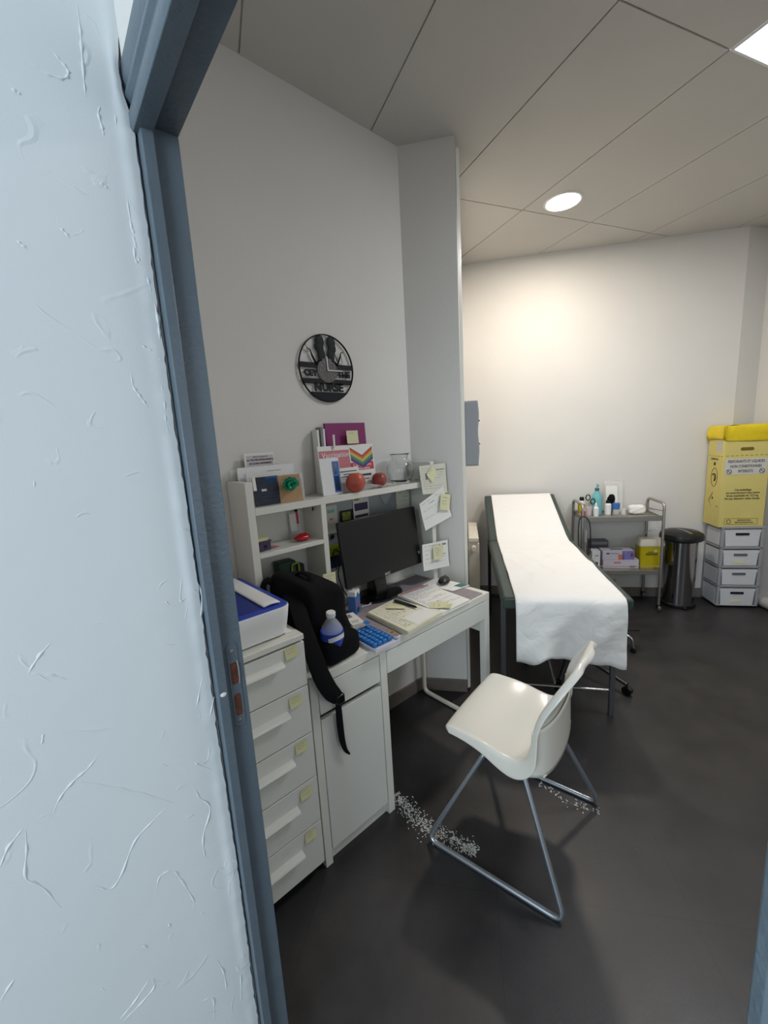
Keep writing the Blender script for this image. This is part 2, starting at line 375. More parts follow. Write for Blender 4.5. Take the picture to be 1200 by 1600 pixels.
STROKES = [
    [(-0.459, 2.165), (-0.46, 2.133), (-0.462, 2.108), (-0.465, 2.069), (-0.466, 2.047)],
    [(-0.501, 2.093), (-0.493, 2.083), (-0.485, 2.075), (-0.484, 2.067), (-0.492, 2.059), (-0.51, 2.057), (-0.527, 2.063)],
    [(-0.556, 2.022), (-0.548, 2.018), (-0.542, 2.017)],
    [(-0.527, 1.859), (-0.521, 1.854), (-0.515, 1.846)],
    [(-0.578, 1.83), (-0.573, 1.824), (-0.566, 1.819)],
    [(-0.449, 2.043), (-0.453, 2.031), (-0.451, 2.014), (-0.45, 2.004)],
    [(-0.43, 2.043), (-0.432, 2.013)],
    [(-0.415, 2.028), (-0.416, 2.003)],
    [(-0.43, 1.943), (-0.431, 1.906), (-0.43, 1.874), (-0.427, 1.84), (-0.425, 1.834)],
    [(-0.425, 1.93), (-0.424, 1.902), (-0.424, 1.867)],
    [(-0.467, 1.936), (-0.46, 1.933), (-0.454, 1.929)],
    [(-0.429, 1.942), (-0.431, 1.91), (-0.429, 1.878), (-0.43, 1.866), (-0.432, 1.838), (-0.427, 1.83), (-0.418, 1.832)],
    [(-0.423, 1.87), (-0.413, 1.876), (-0.406, 1.872)],
    [(-0.42, 1.825), (-0.417, 1.807), (-0.415, 1.788)],
    [(-0.412, 1.776), (-0.411, 1.747), (-0.412, 1.717)],
    [(-0.443, 1.709), (-0.435, 1.701), (-0.423, 1.696), (-0.415, 1.683)],
    [(-0.463, 1.663), (-0.463, 1.64), (-0.457, 1.627), (-0.45, 1.614), (-0.445, 1.604)],
    [(-0.42, 1.649), (-0.419, 1.618), (-0.421, 1.59), (-0.42, 1.562)],
    [(-0.431, 1.307), (-0.44, 1.261), (-0.424, 1.267), (-0.438, 1.222)],
    [(-0.465, 1.268), (-0.459, 1.259)],
    [(-0.412, 1.301), (-0.402, 1.265), (-0.41, 1.218), (-0.423, 1.177)],
    [(-0.411, 1.132), (-0.428, 1.081), (-0.441, 1.04)],
    [(-0.405, 1.051), (-0.422, 1.005)],
    [(-0.425, 0.958), (-0.435, 0.926), (-0.455, 0.932), (-0.424, 0.897)],
    [(-0.662, 1.215), (-0.646, 1.236), (-0.63, 1.252)],
    [(-0.66, 1.214), (-0.637, 1.202), (-0.619, 1.186)],
    [(-0.66, 1.113), (-0.664, 1.098)],
    [(-0.638, 1.106), (-0.574, 1.074)],
    [(-0.597, 1.041), (-0.617, 1.024), (-0.636, 1.015), (-0.656, 0.998), (-0.669, 0.976)],
    [(-0.627, 1.007), (-0.589, 0.97), (-0.552, 0.933), (-0.503, 0.879)],
    [(-0.515, 0.878), (-0.543, 0.865), (-0.573, 0.847), (-0.601, 0.799), (-0.62, 0.787), (-0.64, 0.816)],
    [(-0.738, 0.934), (-0.725, 0.958), (-0.706, 0.976)],
    [(-0.703, 0.971), (-0.707, 0.939), (-0.715, 0.894), (-0.7, 0.864), (-0.684, 0.808)],
    [(-0.465, 0.895), (-0.459, 0.86), (-0.442, 0.822), (-0.462, 0.772), (-0.465, 0.733), (-0.458, 0.718)],
    [(-0.556, 0.722), (-0.543, 0.748), (-0.522, 0.739), (-0.511, 0.707), (-0.497, 0.648), (-0.501, 0.631)],
    [(-0.449, 0.68), (-0.432, 0.672), (-0.423, 0.699)],
    [(-0.424, 0.665), (-0.434, 0.56)],
    [(-0.585, 0.548), (-0.585, 0.529), (-0.61, 0.518), (-0.638, 0.512)],
    [(-0.591, 0.553), (-0.617, 0.533), (-0.641, 0.522)],
    [(-0.472, 0.473), (-0.463, 0.426), (-0.463, 0.373)],
    [(-0.773, 0.718), (-0.753, 0.739)],
    [(-0.593, 0.64), (-0.582, 0.619)],
    [(-0.545, 0.64), (-0.542, 0.627)],
    [(-0.512, 0.408), (-0.491, 0.39), (-0.495, 0.334)],
    [(-0.43, 0.393), (-0.437, 0.319)],
]
for k, st_ in enumerate(STROKES):
    P = spline([(x, -.345, z) for x, z in st_], 6); n_ = len(P)
    rr = [.0017*math.sin(PI*min(.97, max(.03, i/(n_-1))))**.6*(.75+.35*math.sin(i*1.3+k)) for i in range(n_)]
    V = []; 
    for i, p in enumerate(P):
        d = (P[min(i+1, n_-1)]-P[max(i-1, 0)]).normalized(); a = Vector((-d.z, 0, d.x)); r_ = max(rr[i], .0003)
        V += [p+a*r_*2.6+Vector((0, .0004, 0)), p+a*r_*.5-Vector((0, r_*.9, 0)), p-a*r_*.5-Vector((0, r_*.7, 0)), p-a*r_*1.2+Vector((0, .0004, 0))]
    mb.add(V, [(i*4+j, i*4+j+1, i*4+j+5, i*4+j+4) for i in range(n_-1) for j in range(3)])
mb.patch(lambda u, v: (plast(0, v)[0]-.0*u, plast(0, v)[1]+(.016)*u, v*3.0), nu=1, nv=NZ)
struct(mb.build('wall_corridor', M_plaster))

# skirting plinths
def skirting(name, a, b, h=.078, t=.012):
    a = Vector((a[0], a[1], 0)); b = Vector((b[0], b[1], 0)); d = (b-a).normalized(); n = Vector((d.y, -d.x, 0))*t
    return struct(MB().prism([(a.x, a.y), (b.x, b.y), (b.x+n.x, b.y+n.y), (a.x+n.x, a.y+n.y)], 0, h).build(name, M_base, bevel=.002))
skirting('baseboard_rear', (-.34, .501), (cor.x, cor.y)); skirting('baseboard_angled', (cor.x, cor.y), (edg.x, edg.y))
a, b = W(-1.55, 0), W(.61, 0); skirting('baseboard_far', (a.x, a.y), (b.x, b.y), .085)
a = W(.81, -.09); skirting('baseboard_far_return', (b.x, b.y), (a.x, a.y), .085)

# ceiling of 0.6 x 1.2 m tiles in a grid
TH = 1.2158; T_ = Vector((math.cos(TH), math.sin(TH), 0)); N_ = Vector((-math.sin(TH), math.cos(TH), 0)); A0 = -.6495; C2 = -.0465
def clipped(mb_, name, m, parent=None):
    o = mb_.build(name, m, parent, smooth=False)
    bm = bmesh.new(); bm.from_mesh(o.data)
    r = bmesh.ops.bisect_plane(bm, geom=bm.verts[:]+bm.edges[:]+bm.faces[:], plane_co=(-.36, 0, 0), plane_no=(-1, 0, 0), clear_outer=True)
    bm.to_mesh(o.data); bm.free(); return o
mb = MB(); g = .0035
for i in range(-4, 9):
    a1 = A0-(i-1)*.6-g; a0 = A0-i*.6+g
    rows = [(C2+1.2*k, C2+1.2*(k+1)) for k in range(-3, 4)]
    if i == 3: rows = [r for r in rows if r[1] > C2+.1 or r[1] < C2-.1]+[(C2-1.2, C2-.6)]
    for t0, t1 in rows:
        P = [T_*(t0+g)+N_*a0, T_*(t1-g)+N_*a0, T_*(t1-g)+N_*a1, T_*(t0+g)+N_*a1]
        mb.prism([(p.x, p.y) for p in P][::-1], H, H+.02)
ceil = struct(clipped(mb, 'ceiling', M_tile))
mb = MB(); P = [T_*(-4)+N_*4, T_*5+N_*4, T_*5-N_*6, T_*(-4)-N_*6]; mb.prism([(p.x, p.y) for p in P], H+.0065, H+.016)
clipped(mb, 'grid_bars', M_grid, ceil)
# LED panel and round downlight
P0 = T_*(C2-.3)+N_*(A0-1.2-.3)
led = thing('ceiling_light', 'square flush ceiling light panel glowing cool white at the upper right', 'ceiling light', (P0.x, P0.y, H), TH)
MB().box(-.297, .297, -.297, .297, -.002, .006).build('diffuser', M_led, led, smooth=False)
mb = MB()
for s_ in ((-.299, .299, -.299, -.29), (-.299, .299, .29, .299), (-.299, -.29, -.29, .29), (.29, .299, -.29, .29)): mb.box(*s_, -.005, .004)
mb.build('frame', M_white, led)
l = area('panel_light', (P0.x, P0.y, H-.012), (P0.x, P0.y, 0), .56, .56, 24, (.96, .97, 1)); 
dl = thing('ceiling_light', 'round recessed downlight glowing warm white above the exam table', 'ceiling light', (2.255, .225, H))
MB().lathe([(.10, .004), (.104, -.004), (.104, -.006), (.0001, -.0065)]).build('diffuser', M_spot, dl)
MB().lathe([(.103, .002), (.103, -.006), (.112, -.007), (.118, -.002), (.118, .002)]).build('trim_ring', M_white, dl)
area('downlight', (2.255, .225, H-.015), (2.255, .225, 0), .19, .19, 21, (1, .88, .75), 'DISK')

# ------------------------------------------------------------------ metal door frame
df = struct(thing('door_1', '', '')); del df['label']; del df['category']; df.matrix_local = DOOR
def prof(y0, s):      # plan profile of a jamb, s=+1: opening on its -y side
    P = [(-.341, 0), (-.3815, 0), (-.3815, -.003), (-.3835, -.015), (-.401, -.0155), (-.402, -.013), (-.4025, .012), (-.4045, .016), (-.4045, .05), (-.341, .05)]
    return [(x, y0+s*y) for x, y in P]
MB().prism(prof(-.351, 1)[::-1], 0, 2.045).build('jamb', M_frame, df, bevel=.0012, smooth=True)
P = [(-.341, 0), (-.38, 0), (-.38, .015), (-.404, .0155), (-.410, .010), (-.410, -.05), (-.341, -.05)]
MB().prism([(x, -1.1525+y) for x, y in P][::-1], 0, 2.045).build('jamb', M_frame, df, bevel=.0012)
hp = [(-.341, 2.04), (-.3815, 2.04), (-.3825, 2.026), (-.409, 2.024), (-.412, 2.03), (-.412, 2.047), (-.406, 2.058), (-.406, 2.066), (-.412, 2.072), (-.412, 2.078), (-.409, 2.086), (-.412, 2.095), (-.412, 2.118), (-.341, 2.118)]
MB().prism(hp[::-1], -1.21, -.318, 'y').build('header', M_frame, df, bevel=.001)
MB().ball((-.3925, -.3668, 1.058), (.006, .0006, .0035), 10, 6, fn=lambda th, ph: 1+.3*math.sin(3*ph)).build('paint_chip', M_white, df)
# strike plate on the left jamb: rounded plate with two openings
mb = MB(); cx = -.3625; y = -.3515
def rrect(x0, x1, z0, z1, r, n=6):
    o = []
    for cx_, cz_, a0_ in ((x1-r, z1-r, 0), (x0+r, z1-r, PI/2), (x0+r, z0+r, PI), (x1-r, z0+r, 1.5*PI)):
        o += [(cx_+r*math.cos(a0_+PI/2*k/n), cz_+r*math.sin(a0_+PI/2*k/n)) for k in range(n+1)]
    return o
sp = MB().prism(rrect(cx-.011, cx+.011, .968, 1.150, .0105), y-.0012, y+.002, 'y').build('strike_plate', M_frame, df, bevel=.0004)
MB().prism(rrect(cx-.0065, cx+.0065, 1.062, 1.108, .001), y-.0017, y-.001, 'y').build('latch_hole', M_brown, sp)
MB().prism(rrect(cx-.0065, cx+.0065, .992, 1.040, .005), y-.0017, y-.001, 'y').build('bolt_hole', M_brown, sp)
MB().tube([(cx+.0075, y-.001, 1.060), (cx+.0085, y-.003, 1.075), (cx+.0085, y-.003, 1.098), (cx+.0075, y-.001, 1.110)], .0012, 8).build('lip', M_silver, sp)
mb = MB()
for z in (1.132, .980): mb.lathe([(.0001, 0), (.0035, 0), (.0035, .001), (.0001, .0015)], seg=14)
for k, z in enumerate((1.132, .980)):
    MB().lathe([(.0042, 0), (.0042, .0006), (.002, .0012), (.0001, .0006)], seg=14).build('screw', M_steel, sp, M=face_M((cx, y-.0012, z), (1, 0, 0), (0, 0, 1)))

# trim of the glazed side: post at the left end of the exam area
tr = struct(MB().prism([tuple(W(-1.553, 1.603).xy), tuple(W(-1.536, 1.59).xy), tuple(W(-1.536, 1.50).xy), tuple(W(-1.553, 1.50).xy)], .02, 2.905).build('trim_1', M_lam, bevel=.002))
struct(MB().prism([tuple(W(-1.549, 1.50).xy), tuple(W(-1.541, 1.50).xy), tuple(W(-1.541, 1.38).xy), tuple(W(-1.549, 1.38).xy)], .02, 2.905).build('trim_2', M_legm, bevel=.001))
# grey board standing out from the trim, two small clips on its free edge
hb = thing('notice_board', 'grey sheet board standing out from the white post edge, two black clips on its side', 'board', W(-1.55, 1.555, 1.355), PHI)
MB().patch(lambda u, v: (u*(.084+.006*math.sin(v*6)**2), -.004-.003*math.sin(u*3), v*.352), nu=10, nv=30).build('board', mat('grey_board', (150, 152, 156), .55), hb, solid=.004)
for z in (.245, .12): MB().ball((.090, 0, z), (.005, .007, .005), 10, 6).build('clip', M_black, hb)
for z in (.332, .02, .003): box('hinge_pin', M_dark, -.004, .014, -.010, -.004, z, z+.005, hb, .0005)

# ------------------------------------------------------------------ radiator
rd = thing('radiator', 'white column radiator on the side wall beyond the desk', 'radiator', W(-1.485, .35, .12), PHI)
for k in range(8):
    y0 = -.28+k*.078
    mb = MB(); mb.tube([(-.033, y0, .03), (-.033, y0, .55)], .012, 10); mb.tube([(.0, y0, .03), (.0, y0, .55)], .010, 10); mb.tube([(.033, y0, .03), (.033, y0, .55)], .012, 10)
    mb.box(-.04, .04, y0-.030, y0+.030, .565, .60); mb.box(-.036, .036, y0-.012, y0+.012, .0, .59)
    mb.build('fin', M_whitew, rd, bevel=.006)
MB().tube([(0, -.36, .52), (0, .30, .52)], .019, 14).build('header_pipe', M_whitew, rd)
MB().tube([(0, -.36, .06), (0, .30, .06)], .017, 14).build('header_pipe', M_whitew, rd)
for s_ in (-.25, .22): box('bracket_foot', M_whitew, -.02, .02, s_-.01, s_+.01, -.12, .0, rd)

# ------------------------------------------------------------------ desk
dk = thing('desk', 'white laminate desk with drawer, door cabinet on its left and open frame leg', 'desk', (0, 0, 0))
box('desktop', M_lam, 0, 1.05, 0, .5, .715, .75, dk, .0015)
mb = MB(); mb.box(0, .03, .001, .5, 0, .7145); mb.box(.3145, .347, .001, .5, 0, .7145); mb.box(.03, .3145, .02, .48, .0, .05); mb.box(.03, .3145, .485, .498, .05, .7145);
mb.build('cabinet', M_lam, dk, bevel=.001)
box('drawer', M_lam2, .033, .311, .001, .02, .603, .711, dk, .0015)
box('door', M_lam2, .033, .311, .001, .02, .056, .583, dk, .0015)
box('drawer', M_lam2, .350, 1.012, .001, .02, .619, .711, dk, .0015)
mb = MB(); mb.box(.347, 1.014, .021, .48, .619, .63); mb.box(.347, 1.014, .46, .48, .63, .7145); mb.build('apron', M_lam, dk, bevel=.001)
mb = MB(); mb.box(1.014, 1.05, .001, .036, 0, .7145); mb.box(1.018, 1.046, .036, .46, .54, .7145); mb.build('side_panel', M_lam, dk, bevel=.0015)
# sled leg: back upright near the wall, runner on the floor to the front leg
mb = MB(); mb.tube(bend([(1.032, .455, .71), (1.032, .455, .014), (1.032, .03, .014)], .035), .0125, 12); mb.build('leg', M_whitew, dk)

# ------------------------------------------------------------------ drawer unit
du_ = thing('drawer_unit', 'tall white five-drawer cabinet wedged between doorway and desk', 'drawer unit', (-.175, -.02, 0))
mb = MB(); mb.box(-.16, -.148, .018, .47, .04, .93); mb.box(.148, .16, .018, .47, .04, .93); mb.box(-.148, .148, .018, .47, .04, .055); mb.box(-.148, .148, .45, .47, .055, .915)
mb.build('carcass', M_lam, du_, bevel=.001)
box('top', M_lam, -.16, .16, 0, .47, .914, .932, du_, .0015)
zz = [.062, .2385, .4135, .5815, .7545, .909]
for k in range(5):
    dr = box('drawer', M_lam2, -.1585, .1585, 0, .018, zz[k]+.002, zz[k+1]-.002, du_, .0012)
    hz = (.172, .345, .521, .692, .866)[k]
    MB().prism([(-.0, hz+.006), (-.020, hz-.002), (-.023, hz-.008), (-.021, hz-.010), (-.017, hz-.006), (0, hz-.001)], -.125, .077, 'x').build('handle', M_lam2, dr, bevel=.0006)
for x in (-.13, .13):
    for y in (.05, .43): MB().tube([(x, y-.012, .02), (x, y+.012, .02)], .02, 14).build('caster', M_black, du_)
def squig(mb, fn, u0, u1, v, m=1, amp=.03, n=9, w=.02):
    for k in range(n):
        a = u0+(u1-u0)*k/n; b_ = a+(u1-u0)/n*.75; vv = v+amp*(rnd.random()-.5)
        mb.patch(fn, a, b_, vv-w/2, vv+w/2, 1, 1, off=.0006, m=m)
def note(name, lab, c, w, h, yaw=0, roll=0, m=None, curl=.004, group=None, lines=3, cat='sticky note', normal='-y'):
    # small sheet facing -y (or up), centre c
    def fn(u, v):
        x = (u-.5)*w; z = (v-.5)*h; o_ = curl*((v-1)**2)
        xr = x*math.cos(roll)-z*math.sin(roll); zr = x*math.sin(roll)+z*math.cos(roll)
        if normal == '-y':
            p = Vector((xr, -.0008-o_, zr)); p.rotate(Matrix.Rotation(yaw, 3, 'Z'))
        else: p = Vector((xr, zr, .0006+o_))
        return Vector(c)+p
    mb = MB(); mb.sheet(fn, nu=3, nv=5)
    for k in range(lines): squig(mb, fn, .15+.1*rnd.random(), .6+.3*rnd.random(), .78-k*.6/max(1, lines), w=.05, amp=.04, n=5)
    return tag(mb.build(name, [m or M_note, M_faint]), lab, cat, group)
ordn = ['bottom', 'second from bottom', 'middle', 'second from top', 'top']
for k, (x, z) in enumerate(((-.062, .211), (-.064, .378), (-.064, .553), (-.068, .720), (-.066, .889))):
    note('sticky_note', 'yellow sticky note on the %s drawer front of the white drawer unit' % ordn[k], (x, -.0212, z), .043, .036, roll=-.05+.03*k, lines=2, group='yellow notes on the drawer fronts')

# ------------------------------------------------------------------ hutch
hu = thing('shelf_unit', 'white open shelf unit standing on the rear of the desk', 'shelf', (0, .3346, .75))
box('side_panel', M_lam, 0, .03, 0, .163, 0, .65, hu); box('post', M_lam, 1.021, 1.05, 0, .163, 0, .65, hu)
box('top_shelf', M_lam, .03, 1.021, 0, .163, .522, .55, hu); box('shelf', M_lam, .03, .322, 0, .15, .354, .373, hu); box('divider', M_lam, .322, .347, 0, .163, 0, .522, hu)
box('back_panel', M_lam, .03, .322, .151, .157, 0, .522, hu, .0005); box('magnetic_board', M_board, .347, 1.021, .149, .157, .06, .522, hu, .0005)
for x in (.318,): MB().ball((x, .06, .50), (.004, .004, .008), 8, 6).build('shelf_pin', M_black, hu)

# ------------------------------------------------------------------ wall clock
ck = thing('wall_clock', 'black cut-out disc wall clock with nurse figures and lettering, white hands', 'clock', (.518, .494, 1.860))
R0 = .152
mb = MB(); mb.tube([(R0*.965*math.cos(2*PI*k/64), -.004, R0*.965*math.sin(2*PI*k/64)) for k in range(64)], .0055, 8, closed=True, flat=.5)
y0, y1 = -.006, -.003
def chord(z): return math.sqrt(max(0, (R0*.96)**2-z*z))
def hbar(z0, z1): mb.prism([(-chord(z0), z0), (chord(z0), z0), (chord(z1), z1), (-chord(z1), z1)], y0, y1, 'y')
hbar(.0, .022); hbar(-.068, -.046)
seg_ = [(chord(-.098)*math.cos(0), 0)]
arc = [(R0*.965*math.cos(a_), R0*.965*math.sin(a_)) for a_ in [PI+math.asin(.104/(R0*.965))+k*(PI-2*math.asin(.104/(R0*.965)))/20 for k in range(21)]]
mb.prism(arc, y0, y1, 'y')
def limb(pts, w): mb.tube([(x, -.0045, z) for x, z in pts], w, 6, flat=.35)
for s_ in (-1, 1):   # two figures side by side: hair, torso, raised arm
    mb.ball((s_*.031, -.0045, .114), (.024, .003, .030), 12, 8); mb.ball((s_*.034, -.0045, .090), (.023, .003, .026), 12, 8)
    mb.ball((s_*.026, -.0045, .055), (.020, .003, .045), 12, 8)
    limb([(s_*.028, .035), (s_*.045, .03), (s_*.056, .015)], .009)
    limb([(s_*.056, .015), (s_*.075, .050), (s_*.084, .075)], [.008, .007, .004])
    limb([(s_*.084, .075), (s_*.10, .082)], [.006, .003])
limb([(-.098, .068), (-.098, .085), (-.106, .09), (-.107, .105)], .0022); limb([(-.098, .068), (-.084, .068)], .002)
limb([(-.062, .10), (-.062, .082), (-.045, .079), (-.045, .098), (-.062, .10)], .002)
limb([(.084, .06), (.088, .03), (.08, .018), (.072, .03)], .0018); limb([(.045, .07), (.06, .035)], .0018)
limb([(.048, .07), (.065, .035)], .0018)
mb.build('disc', M_clockb, ck)
MB().lathe([(.0001, 0), (.054, 0), (.054, .002), (.0001, .002)], seg=40).build('label', M_clockl, ck, M=face_M((0, -.006, -.008), (1, 0, 0), (0, 0, 1)))
mb = MB()
for k in range(12):
    a_ = 2*PI*k/12; mb.box(.040*math.sin(a_)-.003, .040*math.sin(a_)+.003, -.0095, -.0085, -.008+.040*math.cos(a_)-.004, -.008+.040*math.cos(a_)+.004)
mb.build('hour_marks', M_inkg, ck)
mb = MB(); mb.box(-.003, .002, -.012, -.0105, -.008, .052); mb.build('hand', M_white, ck, M=Matrix.Rotation(-.05, 4, 'Y')@Matrix.Rotation(.0, 4, 'X'))
MB().box(-.004, .080, -.014, -.0125, -.0105, -.0065).build('hand', M_white, ck)
text('lettering', 'NURSE', .050, M_clockb, face_M((.004, -.0045, -.084)), ck, .0015, .0017, sx=1.05)
text('lettering', 'CEY', .036, M_clockb, face_M((-.090, -.0045, -.0235)), ck, .0015, .002, sx=1.05)
text('lettering', 'THE', .036, M_clockb, face_M((.092, -.0045, -.0235)), ck, .0015, .002, sx=1.05)
mb = MB(); mb.box(.045, .130, y0, y1, -.028, -.024); mb.build('cross_bar', M_clockb, ck)
for a_ in (.8, 2.3, 3.9, 5.4): pass
MB().tube([(0, -.003, -.008), (0, .0065, -.008)], .02, 16).build('movement', M_black, ck)

# ------------------------------------------------------------------ monitor
mo = thing('computer_monitor', 'black widescreen computer monitor facing out from under the shelf unit', 'monitor', (.668, .40, .75), .026)
rot = Matrix.Translation((0, -.056, .272))@Matrix.Rotation(-.122, 4, 'X')
MB().box(-.254, .254, 0, .018, -.1525, .1525).build('bezel', M_black, mo, bevel=.003, M=rot)
MB().box(-.238, .238, -.0006, .004, -.132, .138).build('screen', M_screen, mo, M=rot, smooth=False)
MB().prism([(.018, -.11), (.045, -.07), (.045, .07), (.018, .11)], -.16, .16, 'x').build('rear_housing', M_black, mo, bevel=.006, M=rot)
text('lettering', 'AOC', .017, M_silver, rot@face_M((.0, -.0012, -.143)), mo, .0003, .0004)
MB().prism([(-.030, .012), (.050, .012), (.030, .20), (.000, .20)], -.04, .04, 'x').build('neck', M_blackg, mo, bevel=.006)
MB().lathe([(.001, 0), (.138, 0), (.141, .004), (.134, .011), (.05, .018), (.001, .018)], (0, .0, .0), 40, sy=.72).build('base', M_blackg, mo)
MB().box(.236, .246, -.001, .002, -.1, -.085).build('button', M_inkg, mo, M=rot)
# cables behind the monitor
tag(MB().tube(spline([(.46, .455, .93), (.44, .45, .99), (.45, .44, 1.03), (.48, .44, .99), (.47, .46, .9), (.50, .46, .80), (.52, .42, .757)]), .003, 8).build('monitor_cable', M_black), 'black cables looping behind the left edge of the monitor', 'cable')
tag(MB().tube(spline([(.36, .47, .755), (.40, .455, .85), (.43, .46, .88), (.46, .46, .82), (.47, .46, .757)]), .0028, 8).build('power_cable', M_legm), 'grey cable drooping behind the backpack beside the shelf divider', 'cable')
tag(MB().tube(spline([(.50, .335, .757), (.545, .33, .757), (.585, .355, .758), (.605, .40, .758), (.59, .44, .758), (.55, .45, .757), (.49, .44, .757), (.46, .42, .757)]), .0022, 8).build('charging_cable', M_white), 'thin white cable looped on the desk between drink carton and monitor', 'cable')

# things on the magnetic board
def flat(name, lab, cat, x0, x1, z0, z1, y, m, group=None, marks=None, t=.001):
    mb = MB(); mb.box(x0, x1, y-t, y, z0, z1)
    ms = [m]
    for (a, b_, c, d, mm) in (marks or []):
        if mm not in ms: ms.append(mm)
        mb.box(a, b_, y-t-.0005, y-t, c, d, ms.index(mm))
    return tag(mb.build(name, ms, smooth=False), lab, cat, group)
yb = .4815
flat('postcard', 'olive and black square card on the board above the monitor corner', 'card', .520, .603, 1.135, 1.200, yb, M_black, marks=[(.535, .585, 1.15, 1.19, M_fridgeg)])
flat('information_card', 'white card with dark printed block on the board above the monitor', 'card', .605, .705, 1.12, 1.25, yb, M_paper, marks=[(.612, .698, 1.185, 1.222, M_purple), (.612, .698, 1.150, 1.163, M_purple), (.612, .645, 1.236, 1.248, M_kraft)])
flat('leaflet', 'pale leaflet with faint drawings at the left end of the board', 'leaflet', .40, .505, 1.10, 1.235, yb, M_paperg, marks=[(.45, .49, 1.20, 1.215, M_teal), (.46, .48, 1.165, 1.175, M_pink), (.41, .44, 1.19, 1.194, M_inkg)])
mb = MB(); mb.patch(lambda u, v: (.828+.048*math.cos(PI*u)*(1-.12*v)-.0, yb-.0, 1.262-.075*math.sin(PI*u)*v), nu=16, nv=2)
tag(mb.build('paper_badge', [mat('grey_badge', (168, 172, 176), .5)], solid=.0012), 'grey half-round paper badge hanging from the top of the board', 'badge')
flat('note_sheet', 'pale sheet with pencil lines at the right end of the board', 'paper', .90, 1.0, 1.15, 1.262, yb, M_paperg, marks=[(.915, .945, 1.235, 1.238, M_inkg), (.95, .985, 1.21, 1.213, M_inkg), (.915, .98, 1.19, 1.192, M_inkg)])
def disc(name, lab, x, z, r, m, cat='magnet'):
    o = MB().lathe([(r*.9, 0), (r, .002), (r, .005), (r*.6, .007), (.0001, .007)], seg=20).build(name, m, M=face_M((x, yb-.0, z))); return tag(o, lab, cat)
disc('magnet', 'round black magnet on the board beside the divider', .466, 1.085, .011, M_black)
disc('magnet', 'small dark magnet on the board near its top right', .985, 1.253, .010, M_legm)
flat('picture_card', 'green and blue picture card on the board beside the left edge of the monitor', 'card', .41, .52, .93, 1.045, yb, M_blued, marks=[(.41, .52, .99, 1.045, M_lime), (.44, .47, .965, .985, M_dark)])
flat('printed_strip', 'white and navy printed strip low on the board beside the divider', 'paper', .375, .43, .87, .945, yb, M_paper, marks=[(.38, .425, .895, .915, M_blued)])
note('sticky_note', 'small yellow sticky note on the inside of the shelf divider', (.352, .40, 1.065), .03, .05, yaw=PI/2, roll=.2, group='notes on the shelf unit')
note('sticky_note', 'pale yellow sticky note low on the shelf divider above the backpack', (.332, .332, .940), .066, .060, roll=-.06, m=M_notep, lines=3, curl=.006, group='notes on the shelf unit')

# sheets fixed to the right-hand post
def sheetq(name, lab, q, y, m, rows, seed, curl=.008, cat='paper', group=None, ink=None, blocks=()):
    TL, TR, BR, BL = [Vector((a_, 0, b_)) for a_, b_ in q]
    def fn(u, v):
        p = (BL*(1-u)+BR*u)*(1-v)+(TL*(1-u)+TR*u)*v
        return Vector((p.x, y-curl*(math.sin(u*3+seed)*.4+(1-v)**2*.8)-.001, p.z))
    mb = MB(); mb.sheet(fn, nu=8, nv=8); r2 = random.Random(seed)
    for k in range(rows):
        v = .9-k*.8/rows; u = .08
        while u < .85:
            l_ = .04+r2.random()*.14; mb.patch(fn, u, min(.93, u+l_), v-.008, v+.008, 2, 1, off=.0006, m=1); u += l_+.02+r2.random()*.05
            if r2.random() < .12: break
    for (u0, u1, v0, v1, mi) in blocks: mb.patch(fn, u0, u1, v0, v1, 2, 1, off=.0008, m=mi)
    return tag(mb.build(name, [m, M_faint, M_mid]), lab, cat, group), fn
sheetq('form_sheet', 'cream printed form pinned at the top of the right shelf post', ((.92, 1.384), (1.129, 1.383), (1.133, 1.221), (.934, 1.237)), .322, M_paperg, 9, 3, group='sheets on the shelf post', blocks=((.62, .95, .80, .83, 2), (.2, .27, .5, .72, 2)))
sheetq('letter_sheet', 'tilted white letter fixed to the middle of the right shelf post', ((.917, 1.189), (1.10, 1.262), (1.153, 1.089), (.946, 1.043)), .322, M_paper, 3, 5, .012, group='sheets on the shelf post', blocks=((.35, .55, .78, .80, 2),))
sheetq('letter_sheet', 'white letter fixed low on the right shelf post above the mouse', ((.915, .973), (1.135, .954), (1.132, .803), (.91, .832)), .322, M_paper, 5, 8, .012, group='sheets on the shelf post', blocks=((.62, .70, .82, .88, 2), (.78, .92, .84, .9, 2), (.7, .9, .5, .52, 2)))
note('sticky_note', 'folded triangular cream note stuck on the form at the post top', (1.012, .318, 1.335), .062, .058, roll=.75, m=M_notep, lines=1, group='notes on the shelf unit')
note('sticky_note', 'pale yellow sticky note over the tilted letter on the post', (1.097, .306, 1.175), .082, .088, roll=-.22, m=M_notep, lines=3, group='notes on the shelf unit')
note('sticky_note', 'pale yellow sticky note with writing on the lowest post letter', (1.024, .306, .910), .074, .076, roll=-.1, m=M_notep, lines=4, group='notes on the shelf unit')

